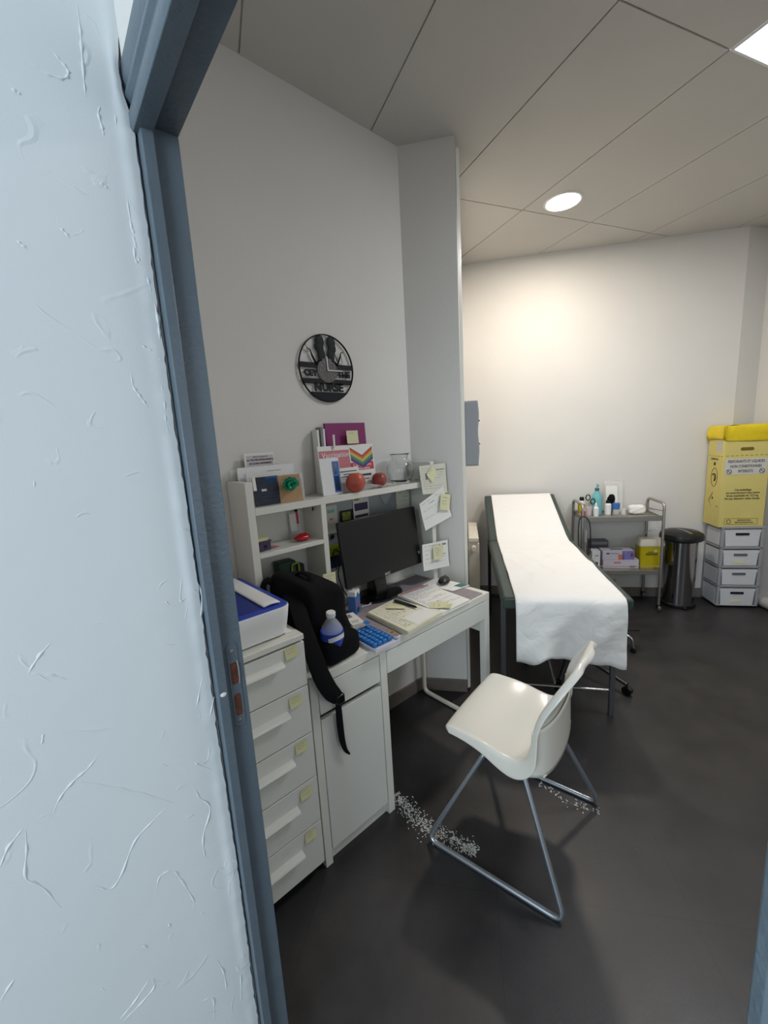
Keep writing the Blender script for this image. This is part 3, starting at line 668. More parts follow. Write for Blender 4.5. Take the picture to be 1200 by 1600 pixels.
# ------------------------------------------------------------------ things on the hutch top (z = 1.30)
ZT = 1.3005
def card(name, lab, cat, x0, x1, h, y, lean=.12, m=None, t=.003, z=ZT, marks=(), rotz=0, group=None, txt=()):
    o = thing(name, lab, cat, ((x0+x1)/2, y, z), rotz, group); w = (x1-x0)/2
    Mx = Matrix.Rotation(-lean, 4, 'X')
    mb = MB(); mb.box(-w, w, 0, t, 0, h); ms = [m]
    for (a, b_, c, d, mm) in marks:
        if mm not in ms: ms.append(mm)
        mb.box(-w+2*w*a, -w+2*w*b_, -.0006, 0, h*c, h*d, ms.index(mm))
    mb.build('cover', ms, o, M=Mx, smooth=False)
    for (s_, size, u, v, mm) in txt: text('lettering', s_, size, mm, Mx@face_M((-w+2*w*u, -.0012, h*v)), o, .0002, .0002)
    return o
card('folder', 'magenta folder standing upright at the back of the top shelf', 'folder', .465, .70, .315, .452, .05, M_magenta, .012)
note('sticky_note', 'pale sticky note on the magenta folder above the magazines', (.598, .441, 1.548), .068, .06, m=M_notep, lines=1, group='notes on the shelf unit')
for k, (x, h, mm, lb) in enumerate(((.412, .286, M_paper, 'grey-white booklet spine leftmost beside the magenta folder'), (.432, .298, M_inkg, 'grey booklet second from left beside the magenta folder'), (.444, .29, M_paper, 'white booklet next to the left edge of the magenta folder'))):
    o = MB().box(x-.005, x+.005, .447, .488, ZT, ZT+h).build('booklet', mm, bevel=.001); tag(o, lb, 'booklet', 'booklets beside the magenta folder')
o = MB().box(.484, .492, .435, .441, ZT+.2, ZT+.262).build('page_marker', M_paper); tag(o, 'narrow white page marker in front of the magenta folder', 'page marker')
def chevrons(o, w, h, z0, z1, flipped=False):
    cs_ = [(176, 60, 60), (206, 128, 66), (206, 190, 90), (96, 150, 96), (56, 104, 140), (104, 58, 120)]
    for k, c in enumerate(cs_):
        for s_ in (-1, 1):
            a = .16*k; b = a+.16; zt = z1-(z1-z0)*(0); P = []
            x0, x1 = w*s_, 0
            za, zb = z1-(z1-z0)*a*.62, z1-(z1-z0)*b*.62
            dz = (z1-z0)*.38
            P = [(x0, za), (x1, za-dz), (x1, zb-dz), (x0, zb)]
            if s_ > 0: P = P[::-1]
            MB().prism(P, -.0014, -.0004, 'y').build('cover_stripe', mat('stripe_print', c, .5), o, M=Matrix.Rotation(-.10, 4, 'X'))
mg1 = card('magazine', 'white magazine with colourful vaccination title standing at left of the top shelf stack', 'magazine', .40, .585, .213, .425, .10, M_paper, .006, marks=((.02, .98, .45, .90, M_pink),), txt=(('Vaccination', .034, .52, .80, M_white),))
mg2 = card('magazine', 'magazine with rainbow cover on vaccination understanding standing behind the red fruit', 'magazine', .573, .722, .213, .424, .10, M_paper, .006, marks=((.0, .9, .02, .42, M_paper), (.0, .95, .42, .60, M_inkr), (.1, .8, .28, .33, M_ink), (.1, .7, .20, .23, M_inkg)), txt=(('Comprendre', .021, .47, .54, M_white), ('la vaccination', .017, .47, .46, M_white)))
chevrons(mg2, .068, .213, .095, .200)
card('brochure', 'white and blue brochure standing in front of the vaccination magazine', 'brochure', .366, .468, .162, .372, .10, M_white, .010, marks=((.62, .98, .05, .9, M_bluel), (.66, .92, .1, .5, M_blued), (.7, .85, .55, .85, M_silver)))
card('brochure', 'white leaflet in a black wire holder standing behind the red fruit', 'leaflet',   .470, .600, .110, .402, .10, M_paper, .006, marks=((.1, .9, .82, .86, M_ink), (.3, .8, .70, .74, M_bluel), (.1, .9, .6, .63, M_inkg)))
wh = thing('wire_holder', 'black wire leaflet holder on the top shelf', 'holder', (.535, .394, ZT))
MB().tube(bend([(-.065, 0, .003), (-.065, 0, .068), (.065, 0, .075), (.065, 0, .003)], .012), .0018, 8).build('front_loop', M_black, wh)
MB().tube(bend([(-.065, 0, .003), (-.065, .03, .003), (.065, .03, .003), (.065, 0, .003)], .01), .0018, 8).build('base_loop', M_black, wh)
def apple(th, ph): return 1+.07*math.cos(2*th)-.12*math.exp(-(th/.35)**2)+.03*math.cos(4*ph)
tag(MB().ball((.527, .348, ZT+.0435), (.048, .040, .046), 28, 18, fn=lambda th, ph: 1.02+.05*math.cos(4*ph)*math.sin(th)-.10*math.exp(-(th/.4)**2)).build('red_fruit', M_red), 'large red rounded fruit on the top shelf before the magazines', 'fruit')
tag(MB().ball((.696, .378, ZT+.0365), (.037, .037, .0365), 24, 16, fn=lambda th, ph: 1-.10*math.exp(-(th/.3)**2)).build('nectarine', M_peach), 'dark red nectarine on clear wrap beside the glass vase', 'fruit')
def wrap(u, v):
    x = .572+.21*u; y = .338+.085*v; k = math.sin(PI*u)**.6
    return (x, y, ZT+.003+(.022*abs(math.sin(u*11+v*4))*(.3+v)+.012*abs(math.sin(v*9+u*17)))*k*(1-math.exp(-((x-.696)/.04)**2-((y-.378)/.04)**2)))
tag(MB().patch(wrap, nu=60, nv=24).build('plastic_wrap', M_film), 'crumpled clear plastic wrap around the fruit on the top shelf', 'plastic wrap')
vz = thing('glass_vase', 'round clear glass vase with flared neck on the top shelf', 'vase', (.868, .405, ZT))
pr = [(.001, 0), (.040, 0), (.046, .004), (.060, .022), (.072, .055), (.070, .085), (.055, .110), (.042, .122), (.040, .130), (.047, .148), (.056, .153)]
pi_ = [(r-.004, z) for r, z in pr[::-1]][:-3]+[(.040, .012), (.001, .010)]
MB().lathe(pr+pi_, seg=36).build('body', M_glass, vz)
gb = thing('glass_bowl', 'small clear glass bowl at the right end of the top shelf', 'bowl', (.966, .405, ZT))
pr = [(.001, 0), (.022, 0), (.032, .012), (.040, .035), (.041, .058)]
MB().lathe(pr+[(r-.0025, z) for r, z in pr[::-1]][:-2]+[(.020, .006), (.001, .005)], seg=30).build('body', M_glass, gb)

# left group of cards
card('printed_card', 'white card headed in capitals standing tallest at the left end of the top shelf', 'card', .070, .200, .204, .465, .03, M_paper, .002, marks=((.06, .97, .62, .95, mat('pale_mauve', (196, 188, 190), .7)),), txt=(('ACTES PROFESSIONNELS', .0105, .52, .86, M_ink), ('DE SOINS INFIRMIERS', .0105, .52, .79, M_ink), ('RESPECT DU PARCOURS', .006, .52, .92, M_inkg)))
card('document_sleeve', 'wide white document sleeve standing behind the cards at the shelf left', 'document', .030, .280, .150, .452, .03, M_white, .003, marks=((.5, .75, .84, .86, M_inkg),))
card('file_binding', 'translucent ring-bound file at the far left of the top shelf', 'file', .012, .06, .145, .474, .02, M_film, .010)
card('envelope', 'white envelope standing before the wide document sleeve', 'envelope', .055, .245, .128, .430, .05, M_paper, .002)
card('clear_card', 'clear plastic card with grey print right of the kraft card', 'card', .225, .305, .108, .425, .06, M_film, .0015, marks=((.4, .9, .7, .74, M_inkg), (.3, .9, .55, .58, M_inkg)))
card('photo_card', 'dark blue night photo card standing at the left of the top shelf', 'photo card', .053, .160, .112, .372, .10, M_navy, .002, marks=((.12, .95, .6, .95, M_navy), (.5, .98, .78, .97, M_bluel), (.3, .5, .50, .58, M_silver), (.15, .9, .40, .42, M_blued), (.15, .9, .28, .30, M_blued), (.2, .9, .16, .18, M_blued), (.0, .12, .55, 1.0, M_paper)))
kc = card('gift_card', 'kraft paper gift card with a shiny green bow', 'gift card', .158, .258, .110, .366, .16, M_kraft, .003, rotz=-.08)
mb = MB()
for k in range(16):
    a_ = 2*PI*k/16*1.618; rr = .024-.0007*k; zc = .002+.0008*k; el = .3+.06*k
    c0 = Vector((0, 0, zc)); d = Vector((math.cos(a_), math.sin(a_)*.8, 0)); wv = Vector((-math.sin(a_), math.cos(a_), 0))*.0055
    pts = []
    for j in range(9):
        t = 2*PI*j/8; pts.append(c0+d*rr*(1-math.cos(t))*.5*math.cos(el*.6)+Vector((0, 0, 1))*(rr*.38*math.sin(t)*-1*1+rr*(1-math.cos(t))*.4*math.sin(el)))
    V = []
    for q in pts: V += [q-wv, q+wv]
    mb.add(V, [(2*j, 2*j+1, 2*j+3, 2*j+2) for j in range(8)])
mb.build('bow', M_bow, kc, M=face_M((-.012, -.006, .072))@Matrix.Diagonal((1.7, 1.7, 1.2, 1)))

# middle shelf (z = 1.123)
ZM = 1.1235
o = thing('ink_box', 'dark purple printed cartridge box on the middle shelf', 'box', (.067, .385, ZM), .15)
MB().box(-.026, .026, -.02, .03, 0, .034).build('box', M_purple, o, bevel=.001); MB().box(-.030, .032, -.022, .033, .034, .038).build('lid', M_purple, o, bevel=.001)
MB().lathe([(.008, 0), (.008, .001), (.0001, .001)], seg=16).build('mark', M_dark, o, M=face_M((0, -.0202, .017)))
tag(MB().box(.045, .088, .372, .415, ZM+.0385, ZM+.051).build('note_pad', M_note, bevel=.001), 'small block of yellow notes on top of the purple box', 'note pad')
tag(MB().box(.098, .135, .375, .415, ZM, ZM+.0015, rot=.4).build('paper_slip', M_pink), 'small pink paper slip lying beside the purple box', 'paper')
o = thing('ribbon_bow', 'shiny red ribbon bow lying on the middle shelf', 'bow', (.250, .385, ZM+.001))
mb = MB(); mb.ball((0, 0, .015), (.038, .026, .015), 24, 12, fn=lambda th, ph: 1+.05*math.cos(6*ph)); mb.build('loops', M_redf, o)
MB().tube([(-.018+.0, 0, .028), (-.006, -.004, .031), (.008, 0, .029), (.02, .004, .027)], .004, 8).build('knot', M_redf, o)
o = thing('test_package', 'clear sachet with red and white print leaning at the back of the middle shelf', 'sachet', (.268, .462, ZM))
MB().box(-.028, .028, 0, .002, 0, .118).build('film', M_film, o, M=Matrix.Rotation(-.08, 4, 'X'))
MB().box(-.024, .006, -.002, 0, .03, .108).build('label', M_paper, o, M=Matrix.Rotation(-.08, 4, 'X')); MB().box(.008, .018, -.002, 0, .06, .114).build('stripe', M_inkr, o, M=Matrix.Rotation(-.08, 4, 'X')); box('cap', M_dark, -.0, .012, -.004, .004, .116, .126, o)

# dark box behind the backpack with a lime clip
o = thing('device_case', 'dark green case with lime green clip behind the backpack in the lowest bay', 'case', (.185, .445, .7505), -.05)
MB().box(-.040, .040, -.03, .03, 0, .290).build('body', M_dgreen, o, bevel=.006); MB().box(.042, .085, -.02, .03, 0, .262).build('body_side', M_black, o, bevel=.006)
MB().tube(bend([(.012, -.034, .19), (.016, -.036, .275), (.048, -.036, .28), (.050, -.034, .20)], .008), .005, 8, flat=.6).build('clip', M_lime, o)
tag(MB().ball((.285, .44, .84), (.022, .03, .09), 14, 10).build('white_bottle', M_white), 'pale rounded bottle behind the backpack beside the divider', 'bottle')

# ------------------------------------------------------------------ printer on the drawer unit
pn = thing('printer', 'white compact printer with royal blue recessed top on the drawer unit', 'printer', (-.180, .205, .9325))
def rr_ring(hx, hy, r, z, n=7): return [(x, y, z) for x, y in rrect(-hx, hx, -hy, hy, r, n)]
def loft(rings, mb, m=0, cap0=True, cap1=True):
    b = len(mb.v); n = len(rings[0]); V = [p for r in rings for p in r]
    F = [(i*n+k, i*n+(k+1) % n, (i+1)*n+(k+1) % n, (i+1)*n+k) for i in range(len(rings)-1) for k in range(n)]
    if cap0: F.append(tuple(range(n-1, -1, -1)))
    if cap1: F.append(tuple((len(rings)-1)*n+k for k in range(n)))
    return mb.add(V, F, m)
mb = MB(); loft([rr_ring(.128, .180, .03, 0), rr_ring(.138, .190, .035, .006), rr_ring(.144, .200, .035, .06), rr_ring(.148, .204, .036, .095), rr_ring(.146, .202, .035, .1)], mb); mb.build('body', M_white, pn)
MB().add([], []);
mb = MB(); loft([rr_ring(.145, .201, .034, .1), rr_ring(.143, .199, .033, .1035), rr_ring(.141, .197, .032, .1035)], mb, cap0=False); mb.build('blue_top', M_blue, pn)
mb = MB(); mb.box(-.125, .062, -.172, .182, .1036, .1042); mb.build('recess_shade', mat('shaded_blue', (20, 40, 120), .4), pn)  # flat darker blue plate, shade of the recess put into its colour
mb = MB(); mb.patch(lambda u, v: (.064+.056*u, -.176+.362*v, .108+.003*math.sin(u*PI)), nu=8, nv=12); mb.build('lid', M_white, pn, solid=.004)
box('side_foot', M_white, .12, .148, -.185, -.12, -.0002, .004, pn)

# ------------------------------------------------------------------ backpack with bottle
bp_ = thing('backpack', 'black fabric backpack slumped on the left end of the desk', 'backpack', (.150, .175, .7505), .12)
def sbox(c, h, e=.35, n=24, rings=18, f=None, mb=None):
    mb = mb or MB(); V = []
    for i in range(rings+1):
        th = PI*i/rings
        for k in range(n):
            ph = 2*PI*k/n
            sg = lambda x, p: math.copysign(abs(x)**p, x)
            x = sg(math.sin(th), e)*sg(math.cos(ph), e); y = sg(math.sin(th), e)*sg(math.sin(ph), e); z = sg(math.cos(th), e)
            p = Vector((c[0]+x*h[0], c[1]+y*h[1], c[2]+z*h[2]))
            V.append(f(p) if f else p)
    F = [((i+1)*n+k, (i+1)*n+(k+1) % n, i*n+(k+1) % n, i*n+k) for i in range(rings) for k in range(n)]
    mb.add(V, F); return mb
def slump(p):
    k = max(0, p.z)/.29
    return Vector((p.x*(1-.06*k)-.012*k*k+.006*math.sin(p.z*40+p.y*20), p.y*(1-.08*k)+.012*k+.005*math.sin(p.z*33+p.x*30), p.z-.022*k*(p.x/.1)-.02*k*max(0, -p.y/.15)))
sbox((0, .022, .145), (.098, .133, .145), .30, 32, 28, slump).build('body', M_fab, bp_)
sbox((.080, .02, .135), (.040, .105, .125), .45, 24, 18, slump).build('front_pocket', M_fab, bp_)
sbox((-.006, -.116, .047), (.086, .052, .047), .40, 28, 16).build('bottle_pocket', M_fab, bp_)
MB().tube(spline([(-.035, .06, .283), (-.03, .03, .305), (-.03, -.02, .305), (-.035, -.05, .278)]), .011, 10, flat=.5).build('grab_handle', M_strap, bp_)
MB().tube(spline([(-.085, .12, .25), (-.105, .13, .278), (-.122, .14, .25), (-.105, .12, .17), (-.085, .1, .10)]), .028, 12, flat=.4).build('shoulder_strap', M_strap, bp_)
# strap hanging over the desk front: wide padded part, buckle, thin webbing tail
inv = Matrix.Rotation(-.12, 4, 'Z')@Matrix.Translation((-.150, -.175, -.7505))
def band(pts, w, t, name):
    """flat band facing the camera side: pts in world, width along x mostly"""
    P = spline(pts, 8); V = []; n = len(P)
    ws = spline([(x, 0, 0) for x in w], 8)
    for i, p in enumerate(P):
        d = (P[min(i+1, n-1)]-P[max(i-1, 0)]).normalized(); a = Vector((1, .15, 0)); a = (a-d*a.dot(d)).normalized(); nn = a.cross(d).normalized()
        ww = ws[i].x/2
        for (s1, s2) in ((-1, -.6), (-.8, -1), (.8, -1), (1, -.6), (1, .6), (.8, 1), (-.8, 1), (-1, .6)): V.append(p+a*ww*s1+nn*t/2*s2)
    F = [(i*8+k, i*8+(k+1) % 8, (i+1)*8+(k+1) % 8, (i+1)*8+k) for i in range(n-1) for k in range(8)]+[tuple(range(7, -1, -1)), tuple((n-1)*8+k for k in range(8))]
    mb = MB().add([inv@v for v in V], F); return mb.build(name, M_strap, bp_)
band([(.045, .16, 1.00), (.030, .085, .975), (.016, .030, .93), (.018, -.010, .85), (.034, -.024, .765), (.060, -.026, .700), (.083, -.024, .665), (.098, -.020, .648)], (.05, .055, .058, .062, .064, .06, .052, .04), .012, 'hanging_strap')
mb = MB(); mb.box(.084, .118, -.032, -.012, .628, .662, rot=0); mb.v = [tuple(inv@Vector(v)) for v in mb.v]; mb.build('buckle', M_blackg, bp_, bevel=.004)
band([(.096, -.018, .640), (.098, -.014, .60), (.100, -.012, .54), (.104, -.012, .475), (.114, -.013, .43), (.130, -.014, .402)], (.024, .028, .030, .026, .016, .006), .003, 'webbing_tail')
bt = thing('water_bottle', 'clear water bottle with blue label in the backpack side pocket', 'bottle', (.138, .052, .768), .1)
bt.rotation_euler = (.10, -.06, .1)
MB().lathe([(.001, 0), (.038, 0), (.041, .006), (.041, .095), (.040, .105), (.034, .122), (.020, .142), (.0145, .150), (.014, .166), (.001, .166)], seg=28).build('body', M_pet, bt)
MB().lathe([(.0413, .040), (.0418, .042), (.0418, .104), (.0413, .106)], seg=28).build('label', M_blue, bt)
MB().lathe([(.0163, .158), (.0168, .159), (.0168, .174), (.015, .176), (.001, .176)], seg=24).build('cap', M_white, bt)
mb = MB(); mb.patch(lambda u, v: (.0424*math.cos(-2.6+1.9*u), .0424*math.sin(-2.6+1.9*u), .074+.018*v+.008*math.sin(u*PI)), nu=12, nv=2); mb.build('label_print', M_white, bt)

# ------------------------------------------------------------------ things on the desk
ZD = .7505
tag(MB().prism(rrect(.372, 1.012, .008, .465, .01), ZD-.0003, ZD+.0015).build('desk_mat', M_pad), 'mauve-grey desk mat covering the right part of the desk top', 'desk mat')
ZP = ZD+.0017
def quad(mb, q, z0, z1, m=0): mb.prism(q, z0, z1, 'z', m); return mb
def lerpq(q):
    A, B, C_, D = [Vector((a_, b_, 0)) for a_, b_ in q]     # A back-left, B back-right, C front-right, D front-left
    def fn(z, wav=0, s=0):
        def f(u, v):
            p = (D*(1-u)+C_*u)*(1-v)+(A*(1-u)+B*u)*v
            return Vector((p.x, p.y, z+wav*(math.sin(u*4+s)*.3+math.sin(v*5+s)*.3+max(0, (1-v-.5))**2*2)))
        return f
    return fn
def papers(name, lab, q, z, n, t, seed, m, rows, ink=1, spread=.01, blocks=(), group=None, cat='papers'):
    r2 = random.Random(seed); mb = MB(); cx = sum(a_ for a_, _ in q)/4; cy = sum(b_ for _, b_ in q)/4
    for k in range(n):
        a_ = (r2.random()-.5)*.05 if k < n-1 else 0; dx, dy = ((r2.random()-.5)*spread, (r2.random()-.5)*spread) if k < n-1 else (0, 0)
        qq = [(cx+dx+(x-cx)*math.cos(a_)-(y-cy)*math.sin(a_), cy+dy+(x-cx)*math.sin(a_)+(y-cy)*math.cos(a_)) for x, y in q]
        f = lerpq(qq)(z+t*k, .0); g_ = lerpq(qq)(z+t*(k+.7), .0)
        A, B, C_, D = qq; mb.prism([D, C_, B, A][::1], z+t*k, z+t*(k+.75))
    top = lerpq(q)(z+t*n, .0)
    mb.patch(top, nu=8, nv=8, off=.0003)
    for k in range(rows):
        v = .93-k*.86/rows; u = .07
        while u < .88:
            l_ = .03+r2.random()*.10; mi = 1 if r2.random() < .8 else 2
            mb.patch(top, u, min(.94, u+l_), v-.006, v+.006, 1, 1, off=.0008, m=mi); u += l_+.015+r2.random()*.05
            if r2.random() < .1: break
    for (u0, u1, v0, v1, mi) in blocks: mb.patch(top, u0, u1, v0, v1, 1, 1, off=.001, m=mi)
    return tag(mb.build(name, [m, M_faint, M_mid, M_pink, M_pink, M_tealp, M_paper], smooth=False), lab, cat, group)
papers('paper_stack', 'thick stack of scribbled papers on the desk before the monitor base', [(.463, .242), (.65, .262), (.677, -.010), (.447, -.024)], ZP, 8, .0023, 4, M_paperc, 16, blocks=((.30, .95, .03, .36, 6),))
papers('paper_stack', 'sheaf of written sheets with red header right of the thick paper stack', [(.712, .304), (.914, .289), (.885, -.006), (.675, -.006)], ZP, 6, .0018, 9, M_paper, 22, blocks=((.02, .97, .94, .985, 3), (.2, .5, .6, .61, 4), (.5, .8, .5, .51, 4)))
papers('brochure', 'white and teal leaflet under the computer mouse at the desk end', [(.905, .318), (1.035, .335), (1.054, .120), (.935, .135)], ZP, 2, .002, 11, M_paper, 6, blocks=((.55, .98, .04, .26, 5),), cat='leaflet')
note('sticky_note', 'two pale yellow notes lying on the thick paper stack', (.585, .185, ZP+.0195), .085, .06, roll=-.9, m=M_notep, lines=1, normal='z', group='notes lying on the papers')
note('sticky_note', 'pale yellow note lying on the sheaf nearer the monitor', (.735, .060, ZP+.0125), .075, .075, roll=.6, m=M_notep, lines=2, normal='z', curl=.006, group='notes lying on the papers')
note('sticky_note', 'bright yellow note on the sheaf nearest the desk edge', (.742, .022, ZP+.0145), .05, .05, roll=.5, m=M_note, lines=1, normal='z', curl=.006, group='notes lying on the papers')
mk = thing('marker_pen', 'dark green pen lying across the thick paper stack', 'pen', (.625, .160, ZP+.0265))
MB().tube([(-.004, .075, 0), (-.004, .070, 0), (0, .02, 0), (.002, -.015, 0)], [.005, .0075, .0075, .007], 14).build('barrel', M_dgreen, mk)
MB().tube([(.002, -.015, 0), (.004, -.05, 0), (.004, -.062, 0)], [.0062, .0055, .003], 14).build('grip', M_black, mk)
MB().tube([(.004, -.062, 0), (.006, -.100, -.002)], [.0012, .0005], 8).build('tip', M_silver, mk)
ms = thing('computer_mouse', 'black computer mouse on the leaflet at the desk end', 'mouse', (.998, .245, ZP+.0046), -1.1)
MB().ball((0, 0, .012), (.031, .052, .022), 24, 14, fn=lambda th, ph: 1 if th < PI/2 else 1-.45*(abs(math.cos(th)))).build('shell', M_black, ms)
MB().tube([(0, .022, .0325), (0, .036, .028)], .004, 10).build('scroll_wheel', M_legm, ms)

pb = thing('pill_organizer', 'blue weekly pill organizer in a pale tray at the desk front edge', 'pill organizer', (.333, .062, ZD+.0002), -.03)
mb = MB(); mb.box(-.062, .062, -.098, .098, 0, .004); mb.box(-.062, .062, -.098, -.095, .004, .014); mb.box(-.062, .062, .095, .098, .004, .014); mb.box(-.062, -.059, -.095, .095, .004, .014); mb.box(.059, .062, -.095, .095, .004, .014); mb.build('tray', M_pillw, pb, bevel=.001)
for i in range(4):
    for j in range(7):
        x0 = -.050+i*.0245; y0 = -.070+j*.0222
        MB().box(x0, x0+.0215, y0, y0+.0205, .004, .020+(.0 if (i+j) % 3 else .001)).build('compartment', M_bluep, pb, bevel=.003)
MB().box(.0, .0225, .068, .09, .021, .0225).build('open_lid', M_bluep, pb, M=Matrix.Translation((.02, .0, .0))@Matrix.Rotation(.2, 4, 'X'))
box('label_strip', M_white, -.045, .05, -.094, -.078, .004, .0052, pb)
o = thing('medicine_box', 'small flat white medicine box lying beside the backpack', 'box', (.372, .236, ZP), -.25)
MB().box(-.028, .028, -.062, .062, 0, .022).build('carton', M_paper, o, bevel=.001)
mb = MB(); mb.box(-.02, .005, .01, .045, .022, .0224); mb.box(-.02, .015, -.03, -.025, .022, .0224); mb.box(-.02, .01, -.045, -.04, .022, .0224); mb.build('print', M_inkg, o)
o = thing('drink_carton', 'small blue and white drink carton with a bent straw', 'drink carton', (.447, .318, ZP), .5)
MB().box(-.027, .027, -.019, .019, 0, .108).build('carton', M_bluel, o, bevel=.001); MB().box(-.0272, .0272, -.0192, .0192, .086, .1085).build('carton_top', M_white, o, bevel=.001)
mb = MB(); mb.ball((.0, -.0193, .045), (.013, .0006, .014), 16, 8); mb.build('fruit_print', M_red, o); mb = MB(); mb.ball((-.004, -.0193, .018), (.016, .0006, .012), 16, 8); mb.build('leaf_print', M_dgreen, o)
MB().tube(bend([(.006, .004, .105), (.008, .004, .125), (.012, .003, .140)], .004), .0022, 8).build('straw', M_white, o)
mb = MB(); mb.lathe([(.007, 0), (.007, .0008), (.0001, .0008)], seg=16); mb.build('logo_print', M_blued, o, M=face_M((0, -.0195, .092)))
tag(MB().tube(spline([(.395, .03, ZP+.006), (.41, .045, ZP+.007), (.425, .035, ZP+.006), (.415, .02, ZP+.006), (.40, .028, ZP+.006)]), .004, 6).build('hair_tie', M_kraft), 'small tan crumpled tie beside the pill organizer', 'hair tie')

# ------------------------------------------------------------------ white shell chair
ch = thing('chair', 'white plastic shell chair on a steel tube sled base before the desk', 'chair', (.644, -.388, 0), .179)
# side profile (y forward, z) of the shell surface, from seat front to back top
prof_c = [(.215, .448), (.195, .470), (.12, .472), (.04, .462), (-.04, .446), (-.095, .443), (-.135, .462), (-.155, .505), (-.160, .56), (-.170, .63), (-.192, .71), (-.218, .772), (-.231, .796), (-.242, .803)]
prof_e = [(.200, .452), (.185, .484), (.12, .487), (.04, .480), (-.03, .466), (-.075, .466), (-.108, .490), (-.122, .545), (-.128, .590), (-.146, .650), (-.182, .718), (-.214, .768), (-.230, .790), (-.242, .798)]
wid = [.180, .198, .203, .206, .207, .205, .201, .196, .192, .187, .166, .134, .100, .055]
NP = len(prof_c)
def interp(arr, t):
    x = t*(len(arr)-1); i = min(int(x), len(arr)-2); f = x-i
    def P(k): return Vector(arr[max(0, min(len(arr)-1, k))]) if isinstance(arr[0], tuple) else arr[max(0, min(len(arr)-1, k))]
    a, b_, c, d = P(i-1), P(i), P(i+1), P(i+2)
    return .5*((2*b_)+(c-a)*f+(2*a-5*b_+4*c-d)*f*f+(-a+3*b_-3*c+d)*f**3)
NU, NV = 26, 70
def shell(t, s):     # s in [-1,1]
    pc, pe = interp(prof_c, t), interp(prof_e, t); w = interp(wid, t); k = abs(s)**2.6
    p = pc*(1-k)+pe*k
    return Vector((w*s, p.x, p.y))
V = []; F = []
for i in range(NV+1):
    for j in range(NU+1): V.append(shell(i/NV, -1+2*j/NU))
nb = len(V)
for i in range(NV): 
    for j in range(NU):
        a_ = i*(NU+1)+j; F.append((a_, a_+1, a_+NU+2, a_+NU+1))
# turned-down lip all round, 3-5 cm deep
rim = [(0, j) for j in range(NU+1)]+[(i, NU) for i in range(1, NV+1)]+[(NV, j) for j in range(NU-1, -1, -1)]+[(i, 0) for i in range(NV-1, 0, -1)]
rid = [i*(NU+1)+j for i, j in rim]; n = len(rid)
rings = [rid]
def clampi(i, j): return shell(i/NV, -1+2*j/NU)
def srf_n(i, j):
    i0, i1, j0, j1 = max(0, i-1), min(NV, i+1), max(0, j-1), min(NU, j+1)
    q = (clampi(i, j1)-clampi(i, j0)).cross(clampi(i1, j)-clampi(i0, j)).normalized()
    return -q
info = []
for k, (i, j) in enumerate(rim):
    p = clampi(i, j); T = clampi(*rim[(k+1) % n])-clampi(*rim[k-1]); N3 = srf_n(i, j); o3 = T.cross(N3).normalized()
    mid = clampi(min(max(i, 8), NV-8), NU//2)
    if o3.dot(p-mid) < 0: o3 = -o3
    info.append((p, N3, o3, i/NV))
for _ in range(3):     # even out the directions round the corners
    info = [(info[k][0], (info[k-1][1]+info[k][1]+info[(k+1) % n][1]).normalized(), (info[k-1][2]+info[k][2]*.8+info[(k+1) % n][2]).normalized(), info[k][3]) for k in range(n)]
for outd, fr in ((.004, .05), (.007, .25), (.009, .6), (.010, 1)):
    ring = []
    for p, N3, o3, t in info:
        dep = .024+.034*math.exp(-((t-.37)/.13)**2)
        if t > .75: dep = .024-.006*(t-.75)/.25
        ring.append(len(V)); V.append(p+o3*outd-N3*dep*fr)
    rings.append(ring)
for a_, b_ in zip(rings, rings[1:]):
    for k in range(n): F.append((a_[k], b_[k], b_[(k+1) % n], a_[(k+1) % n]))
mb = MB(); mb.add(V, F)
sh = mb.build('shell', M_shell, ch, angle=80); md = sh.modifiers.new('solid', 'SOLIDIFY'); md.thickness = .004; md.offset = 0
md = sh.modifiers.new('sub', 'SUBSURF'); md.levels = 1; md.render_levels = 1
MB().patch(lambda u, v: (.200*(2*u-1), (-.166+.036*abs(2*u-1)**2.4)*(1-v)+(-.166+.022*(2*u-1)**2)*v-.004+.034*abs(2*u-1)**9*(.3+.7*v), .585-(.190-.022*(2*u-1)**2)*v), nu=24, nv=12).build('rear_skirt', M_shell, ch, solid=.004)
MB().tube([(.192*q, -.166+.022*q*q, .395+.022*q*q) for q in [-.86+1.72*k/24 for k in range(25)]], .005, 10).build('rear_rim', M_shell, ch)
for s_ in (-1, 1):
    pts = bend([(s_*.10, .04, .418), (s_*.16, .055, .405), (s_*.262, .250, .010), (s_*.262, -.250, .010), (s_*.165, -.085, .385), (s_*.150, -.070, .430)], .045, 8)
    MB().tube(pts, .0095, 16).build('leg', M_tube, ch)
mb = MB(); mb.box(-.15, .15, .020, .060, .418, .424); mb.box(-.15, .15, -.09, -.05, .405, .411); mb.box(-.17, -.11, .03, .06, .395, .425); mb.box(.11, .17, .03, .06, .395, .425)
mb.build('seat_bracket', M_darkm, ch, bevel=.002)

